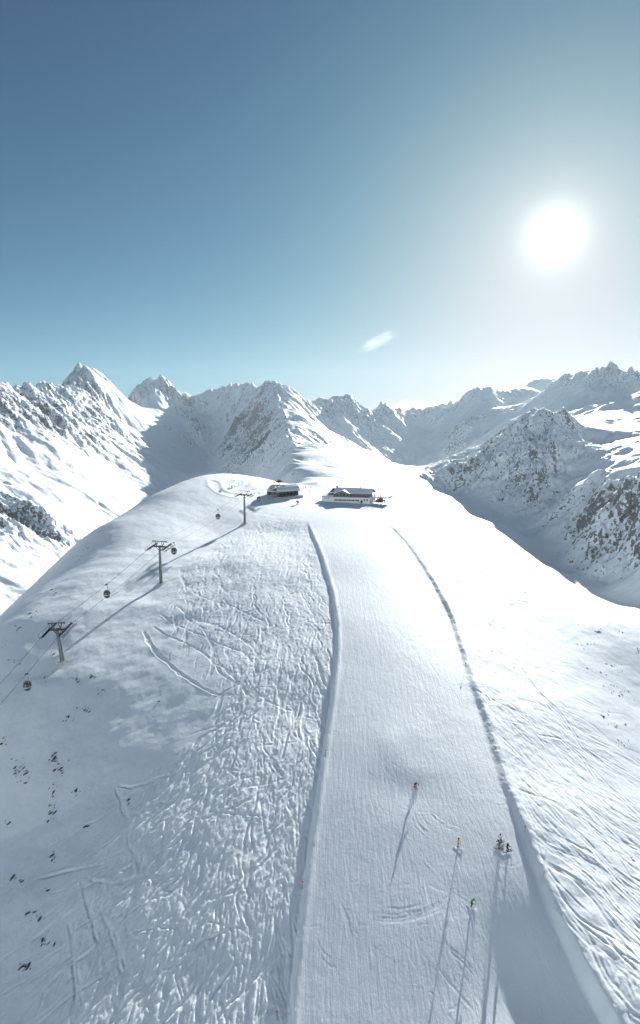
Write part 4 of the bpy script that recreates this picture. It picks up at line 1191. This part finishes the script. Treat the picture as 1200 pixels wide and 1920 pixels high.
R = math.radians
stand(778, 1477, 'crouch', 'black', 'red', 'black', 'skier in black jacket and red trousers crouching in a turn, highest on the piste', R(200), skicol='black')
stand(858, 1589, 'stand', 'yellow', 'black', 'black', 'skier in yellow jacket and black trousers standing alone mid piste', R(250), skicol='white')
stand(939, 1581, 'stand', 'white', 'black', 'black', 'skier in pale jacket, farthest of the trio stopped beside the right bank', R(120), skicol='grey', group='three skiers waiting by the right bank')
stand(936, 1592, 'bend', 'grey', 'grey', 'black', 'skier in grey clothes bending forward at the left of the waiting trio', R(80), skicol='black', group='three skiers waiting by the right bank')
stand(951, 1597, 'bend', 'black', 'black', 'white', 'skier in black with white helmet at the right of the waiting trio', R(285), skicol='black', group='three skiers waiting by the right bank')
stand(883, 1701, 'bend', 'green', 'black', 'green', 'skier in green jacket gliding across the piste, lowest of all skiers', R(235), skicol='white')
FARP = [((569, 917), 'black', 'black', 'person in black, left one of a close pair standing behind the station'), ((573, 917), 'navy', 'black', 'person in navy jacket, right one of a close pair standing behind the station'), ((581, 914), 'grey', 'black', 'person in grey standing farthest up the saddle'),
        ((583, 917), 'black', 'grey', 'person in black and grey walking up the saddle towards the ridge'), ((586, 914), 'white', 'black', 'person in pale jacket at the right end of the group on the saddle'), ((580, 923), 'orange', 'black', 'person in orange jacket standing alone between station and restaurant'),
        ((562, 922), 'black', 'navy', 'person in black leaving the back end of the station'), ((565, 925), 'grey', 'navy', 'person in grey jacket beside the railing at the station corner'), ((429, 888), 'black', 'black', 'tiny dark figure standing on the skyline of the snow dome')]
for i, ((px, py), j, tq, lab) in enumerate(FARP):
    stand(px, py, 'stand', j, tq, 'black', lab, R(40 * i + 150), skis=i in (2, 3, 5), poles=i in (2, 3, 5), group='people near the top station')
for i, (x, y) in enumerate([(14.2, -4.4), (17.2, -4.3)]):
    p = RM @ Vector((x, y, 4.31)); person('stand', ['black', 'blue'][i], 'black', 'grey', ['person in black at the terrace railing nearer the restaurant wall', 'person in blue jacket at the outer terrace railing'][i], p, R(180 + 30 * i), skis=False, poles=False, group='people on the restaurant terrace')
# ------------------------------------------------------------------ snow groomer, snow guns, nets, markers, drag lift, rocks, cloud
def groomer(label, loc, rz):
    t = thing('snow_groomer', label, 'snow groomer', loc, rz, 'red snow groomers')
    for s in (-1, 1):
        b = MB(); pr = [(-2.0, .55), (-1.7, .1), (1.6, .1), (2.1, .5), (2.0, .95), (1.6, 1.15), (-1.6, 1.15), (-2.0, .9)]; b.prism(pr, s * 1.0, s * 1.95, 'x')
        for k in range(14):
            y = -1.6 + 3.3 * k / 13; b.box(min(s * .98, s * 1.97), max(s * .98, s * 1.97), y - .06, y + .06, 1.15, 1.23)
        b.build('track', M_BLACK, t)
    b = MB(); b.box(-.98, .98, -1.9, 1.9, .5, 1.35); b.box(-1.0, 1.0, -1.8, -.1, 1.35, 2.0); b.build('body', M_RED, t, bevel=.08)
    b = MB(); b.prism([(.0, 1.4), (1.7, 1.4), (1.75, 1.9), (1.2, 2.75), (.0, 2.75)], -.95, .95, 'x'); c_ = b.build('cab', M_RED, t)
    b = MB(); b.prism([(.15, 2.0), (1.62, 2.0), (1.16, 2.62), (.15, 2.62)], -.99, .99, 'x'); b.build('window', M_GLASS, c_)
    b = MB(); pts = [(-2.3, 2.9), (-1.1, 2.55), (1.1, 2.55), (2.3, 2.9)]
    b.add([(x, y, z) for z, o in ((.1, .0), (.65, -.18), (1.15, .05)) for (x, y) in [(p[0], p[1] + o) for p in pts]] + [(x, y + .12, z) for z, o in ((.1, .0), (.65, -.18), (1.15, .05)) for (x, y) in [(p[0], p[1] + o) for p in pts]],
          [(r * 4 + k, r * 4 + k + 1, r * 4 + k + 5, r * 4 + k + 4) for r in (0, 1) for k in range(3)] + [(12 + r * 4 + k + 4, 12 + r * 4 + k + 5, 12 + r * 4 + k + 1, 12 + r * 4 + k) for r in (0, 1) for k in range(3)] + [(k + 1, k, 12 + k, 13 + k) for k in range(3)] + [(8 + k, 9 + k, 21 + k, 20 + k) for k in range(3)])
    b.bar((-.5, 1.9, .7), (-.5, 2.5, .6), .15); b.bar((.5, 1.9, .7), (.5, 2.5, .6), .15); b.build('blade', M_DARK, t)
    b = MB(); b.box(-2.1, 2.1, -3.1, -2.3, .1, .75); b.bar((0, -1.9, .9), (0, -2.4, .6), .25); b.build('tiller', M_BLACK, t)
    MB().box(-.2, .2, .3, .6, 2.76, 2.9).build('beacon', M_ORANGE, t)
    return t


p = spot(712, 941); groomer('red snow groomer with dark blade parked beside the restaurant terrace', p + Vector((0, 0, .05)), R(-70))
p = spot(524, 905); groomer('small red snow groomer parked on the snow behind the station roof', p + Vector((0, 0, .3)), R(120)).scale = (.7, .7, .7)


def snow_gun(label, loc, rz):
    t = thing('snow_gun', label, 'snow gun', loc, rz)
    b = MB(); b.bar((-.7, -.6, .1), (.7, -.6, .1), .14); b.bar((-.7, .6, .1), (.7, .6, .1), .14); b.bar((0, -.9, .2), (0, .9, .2), .16); b.tube([(0, 0, .2), (0, 0, 1.3)], .14, 8); b.build('base', M_DARK, t)
    b = MB(); b.tube([(0, -.8, 1.55), (0, -.5, 1.6), (0, .6, 1.8), (0, .8, 1.85)], [.42, .55, .5, .42], 14); b.build('barrel', M_RED, t)
    MB().tube([(0, .8, 1.85), (0, .95, 1.88)], .36, 12).build('nozzle_ring', M_DARK, t); MB().box(.2, .75, -.5, .1, .7, 1.3).build('control_box', M_RED, t)
    return t


snow_gun('red snow gun standing at the top left corner of the piste', spot(558, 946), R(60))
# padded rope net below the station
net = [spot(*q) for q in [(503, 936), (520, 935), (536, 931), (552, 927)]]
t = thing('safety_fence', 'low red rope fence on thin posts below the station platform', 'fence', net[0]); b = MB(); r_ = MB()
for i in range(len(net) - 1):
    for k in range(6):
        q0 = net[i].lerp(net[i + 1], k / 6); q1 = net[i].lerp(net[i + 1], (k + 1) / 6)
        q0.z = Hs(q0.x, q0.y); q1.z = Hs(q1.x, q1.y); q0 -= net[0]; q1 -= net[0]
        b.tube([q0 - Vector((0, 0, .2)), q0 + Vector((0, 0, 1.15))], .035, 5)
        for z in (.5, .8, 1.08):
            r_.tube([q0 + Vector((0, 0, z)), q1 + Vector((0, 0, z - .02))], .03, 4)
b.build('posts', M_DARK, t); r_.build('ropes', M_RED, t)
# piste edge poles
POLES = [((618, 1107), 'upper left'), ((634, 1146), 'left'), ((611, 1419), 'left'), ((567, 1667), 'left'), ((520, 1914), 'left'), ((873, 1253), 'right'), ((984, 1563), 'right'), ((606, 1050), 'left'), ((742, 995), 'right')]
PLAB = ['red piste marker pole on the left bank, just above the bend of the edge', 'red piste marker pole at the outermost bend of the left piste edge', 'red piste marker pole on the left edge, level with the long turn of the run', 'red piste marker pole below the left bank among deep tracks',
        'red piste marker pole at the very bottom of the left bank', 'red piste marker pole on the right bank halfway down', 'red piste marker pole on the right bank above the waiting trio of skiers', 'red piste marker pole highest on the left piste edge', 'red piste marker pole highest on the right piste edge']
pp = None
for (px, _), lab in zip(POLES, PLAB):
    if pp is None:
        pp = thing('piste_marker', lab, 'piste marker', (0, 0, 0), 0, 'piste marker poles'); MB().tube([(0, 0, -.3), (0, 0, 1.7)], .035, 6).build('pole', M_DARK, pp); MB().tube([(0, -.02, 1.45), (0, .02, 1.45)], .16, 14).build('disc', M_RED, pp); o = pp
    else:
        o = copy_tree(pp)
    o.location = spot(*px); o['label'] = lab
# short drag lift and posts on the dome
t = thing('drag_lift', 'small drag lift frame of thin posts on the snow dome', 'drag lift', spot(435, 915)); b = MB()
b.bar((-1.3, 0, 0), (-1.3, 0, 4.2), .16); b.bar((1.3, 0, 0), (1.3, 0, 4.6), .16); b.build('posts', M_STEEL, t)
MB().bar((-2.0, 0, 4.3), (2.0, 0, 4.5), .2).build('crossarm', M_STEEL, t); MB().lathe([(.9, 3.4), (1.0, 3.4), (1.0, 3.55), (.9, 3.55)], 16).build('return_wheel', M_DARK, t); MB().box(-.5, .5, -.5, .5, -.2, 1.5).build('control_box', M_GREY, t)
POSTS = [((485, 909), 4.5, 'tall thin post left of the station on the dome'), ((491, 912), 3.2, 'shorter thin post close to the station annex'), ((454, 909), 2.4, 'thin marker post right of the drag lift'), ((447, 911), 1.6, 'low marker post beside the drag lift'), ((467, 909), 1.3, 'low marker post midway along the dome road'), ((471, 909), 1.5, 'marker post towards the station along the dome road')]
for (px, h_, lab) in POSTS:
    t = thing('marker_post', lab, 'post', spot(*px), 0, 'posts on the snow dome'); MB().tube([(0, 0, -.3), (0, 0, h_)], [.09, .07], 6).build('pole', M_STEEL, t); MB().box(-.3, .3, -.05, .05, h_ - .55, h_ - .1).build('plate', M_GREY, t)
# rocks poking out of the snow
M_ROCK = simple('dark_rock', (.07, .07, .075), .85, 0, .5, 1.5)
RVAR = []
for k in range(7):
    bm = bmesh.new(); bmesh.ops.create_icosphere(bm, subdivisions=2, radius=1)
    rs = random.Random(k)
    offs = [Vector((rs.uniform(-1, 1), rs.uniform(-1, 1), rs.uniform(-1, 1))).normalized() for _ in range(7)]
    for v in bm.verts:
        d = 1.0
        for i_, q in enumerate(offs):
            e = v.co.normalized().dot(q)
            if e > .55:
                d = min(d, (.50 + .06 * i_) / e)
        v.co *= d * rs.uniform(.93, 1.07)
        v.co.x *= .45; v.co.z *= .5
    me = bpy.data.meshes.new('rock'); bm.to_mesh(me); bm.free(); me.materials.append(M_ROCK); RVAR.append(me)
CL = [('dark rocks poking out of the shaded left slope', 'dark rock poking out of the shaded snow on the left slope', [(30, 1440, 16, 30, 16), (40, 1455, 16, 20, 10), (105, 1425, 22, 14, 12), (110, 1445, 16, 22, 14), (100, 1480, 8, 14, 8), (97, 1520, 10, 24, 14), (145, 1482, 14, 14, 7), (15, 1545, 10, 12, 5), (155, 1332, 18, 10, 8), (190, 1300, 12, 8, 7), (128, 1348, 10, 8, 7),
       (170, 1268, 14, 6, 5), (145, 1275, 10, 6, 5), (85, 1275, 8, 12, 4), (160, 1550, 6, 8, 4), (102, 1602, 8, 18, 6), (35, 1650, 14, 6, 4), (90, 1670, 8, 10, 4), (85, 1770, 22, 10, 8), (48, 1815, 20, 8, 10), (8, 1395, 8, 10, 6), (240, 1500, 6, 14, 4), (100, 1228, 12, 8, 6), (60, 1730, 20, 30, 5)]),
      ('dark rocks along the left skyline of the hill', 'dark rock on the left skyline edge of the hill', [(60, 1155, 14, 12, 7), (38, 1178, 14, 9, 6), (100, 1110, 10, 9, 6), (165, 1018, 10, 12, 7), (8, 1205, 8, 12, 6), (150, 1045, 8, 10, 4), (25, 1240, 20, 10, 6)]),
      ('small rocks on the sunny right flank', 'small dark rock on the sunny right flank of the hill', [(1120, 1185, 22, 10, 6), (1160, 1185, 10, 6, 4), (1090, 1170, 8, 4, 2), (1150, 1255, 40, 18, 12), (1100, 1205, 20, 10, 6), (1160, 1300, 30, 14, 12), (1130, 1340, 14, 10, 6), (1160, 1360, 20, 12, 8), (1150, 1290, 18, 8, 6), (1165, 1395, 14, 12, 6), (1195, 1220, 6, 10, 5), (945, 1178, 3, 2, 2), (965, 1204, 4, 2, 1), (845, 1010, 14, 4, 5), (890, 1055, 18, 5, 6), (905, 1072, 8, 3, 3), (980, 1112, 5, 3, 2), (1185, 1610, 5, 10, 3), (1100, 1260, 10, 8, 3), (890, 1090, 4, 2, 1)]),
      ('small rocks among the tracks left of the piste', 'small dark rock in the tracked field left of the piste', [(440, 1075, 10, 6, 2), (460, 1180, 6, 4, 2), (475, 1115, 5, 3, 1), (350, 1230, 10, 6, 2), (345, 1288, 8, 5, 2), (300, 1320, 8, 8, 3), (365, 1335, 12, 6, 2)])]
rr_ = random.Random(5)
for grp, lab, cl in CL:
    for (px, py, sx_, sy_, n_) in cl:
        for k in range(n_):
            p = spot(px + rr_.gauss(0, .45) * sx_, py + rr_.gauss(0, .45) * sy_)
            if p.y > 420:
                continue
            o = bpy.data.objects.new('rock', rr_.choice(RVAR)); COL.objects.link(o)
            s = (.16 + .40 * rr_.random() ** 2.6) * (1.0 if px < 300 else .7) * max(1, p.y / 150) ** .5
            o.scale = (s, s * rr_.uniform(.9, 1.7), s * rr_.uniform(.6, 1.1)); o.location = p + Vector((0, 0, s * .05))
            o.rotation_euler = (slope_at(p), 0, R(-40 if px < 600 else 35) + rr_.gauss(0, .5)); tag(o, lab, 'rock', grp)


# thin clouds
def cloud(name, label, px, py, d, size, dens, rot, seed):
    bm = bmesh.new(); bmesh.ops.create_icosphere(bm, subdivisions=4, radius=1); me = bpy.data.meshes.new(name); bm.to_mesh(me); bm.free()
    o = bpy.data.objects.new(name, me); COL.objects.link(o); o.location = P(px, py, d); o.scale = size; o.rotation_euler = (0, rot, 0); tag(o, label, 'cloud', 'clouds')
    m = bpy.data.materials.new('cloud'); m.use_nodes = True; nt = m.node_tree; nt.nodes.remove(nt.nodes['Principled BSDF']); L = nt.links.new
    tc = N(nt, 'ShaderNodeTexCoord'); no = N(nt, 'ShaderNodeTexNoise'); no.inputs['Scale'].default_value = 2.0; no.inputs['Detail'].default_value = 8; no.inputs['Roughness'].default_value = .68
    mp = N(nt, 'ShaderNodeMapping'); mp.inputs['Location'].default_value = (seed, seed * .7, 0); mp.inputs['Scale'].default_value = (1, 1, 1.6); L(tc.outputs['Object'], mp.inputs['Vector']); L(mp.outputs['Vector'], no.inputs['Vector'])
    ln = N(nt, 'ShaderNodeVectorMath', operation='LENGTH'); L(tc.outputs['Object'], ln.inputs[0])
    sub = N(nt, 'ShaderNodeMath', operation='MULTIPLY_ADD'); L(ln.outputs['Value'], sub.inputs[0]); sub.inputs[1].default_value = -.8; n15 = N(nt, 'ShaderNodeMath', operation='MULTIPLY'); n15.inputs[1].default_value = 1.7; L(no.outputs['Fac'], n15.inputs[0]); L(n15.outputs[0], sub.inputs[2])
    mr = N(nt, 'ShaderNodeMapRange', interpolation_type='SMOOTHSTEP'); mr.inputs['From Min'].default_value = .22; mr.inputs['From Max'].default_value = .85; mr.inputs['To Max'].default_value = dens; L(sub.outputs[0], mr.inputs['Value'])
    pv = N(nt, 'ShaderNodeVolumePrincipled'); pv.inputs['Color'].default_value = (1, 1, 1, 1); pv.inputs['Anisotropy'].default_value = .5; L(mr.outputs['Result'], pv.inputs['Density']); L(pv.outputs['Volume'], nt.nodes['Material Output'].inputs['Volume'])
    m.cycles.homogeneous_volume = False if hasattr(m, 'cycles') and hasattr(m.cycles, 'homogeneous_volume') else None
    me.materials.append(m); return o


cloud('cloud', 'small white wisp of cloud alone in the sky left below the sun', 707, 640, 9500, (480, 240, 160), .0007, R(-24), 1.3)
cloud('cloud', 'flat white bank of cloud low over the distant saddle, left of the right-hand mountain', 795, 763, 9800, (760, 400, 150), .004, 0, 4.1)
S.cycles.volume_max_steps = 64
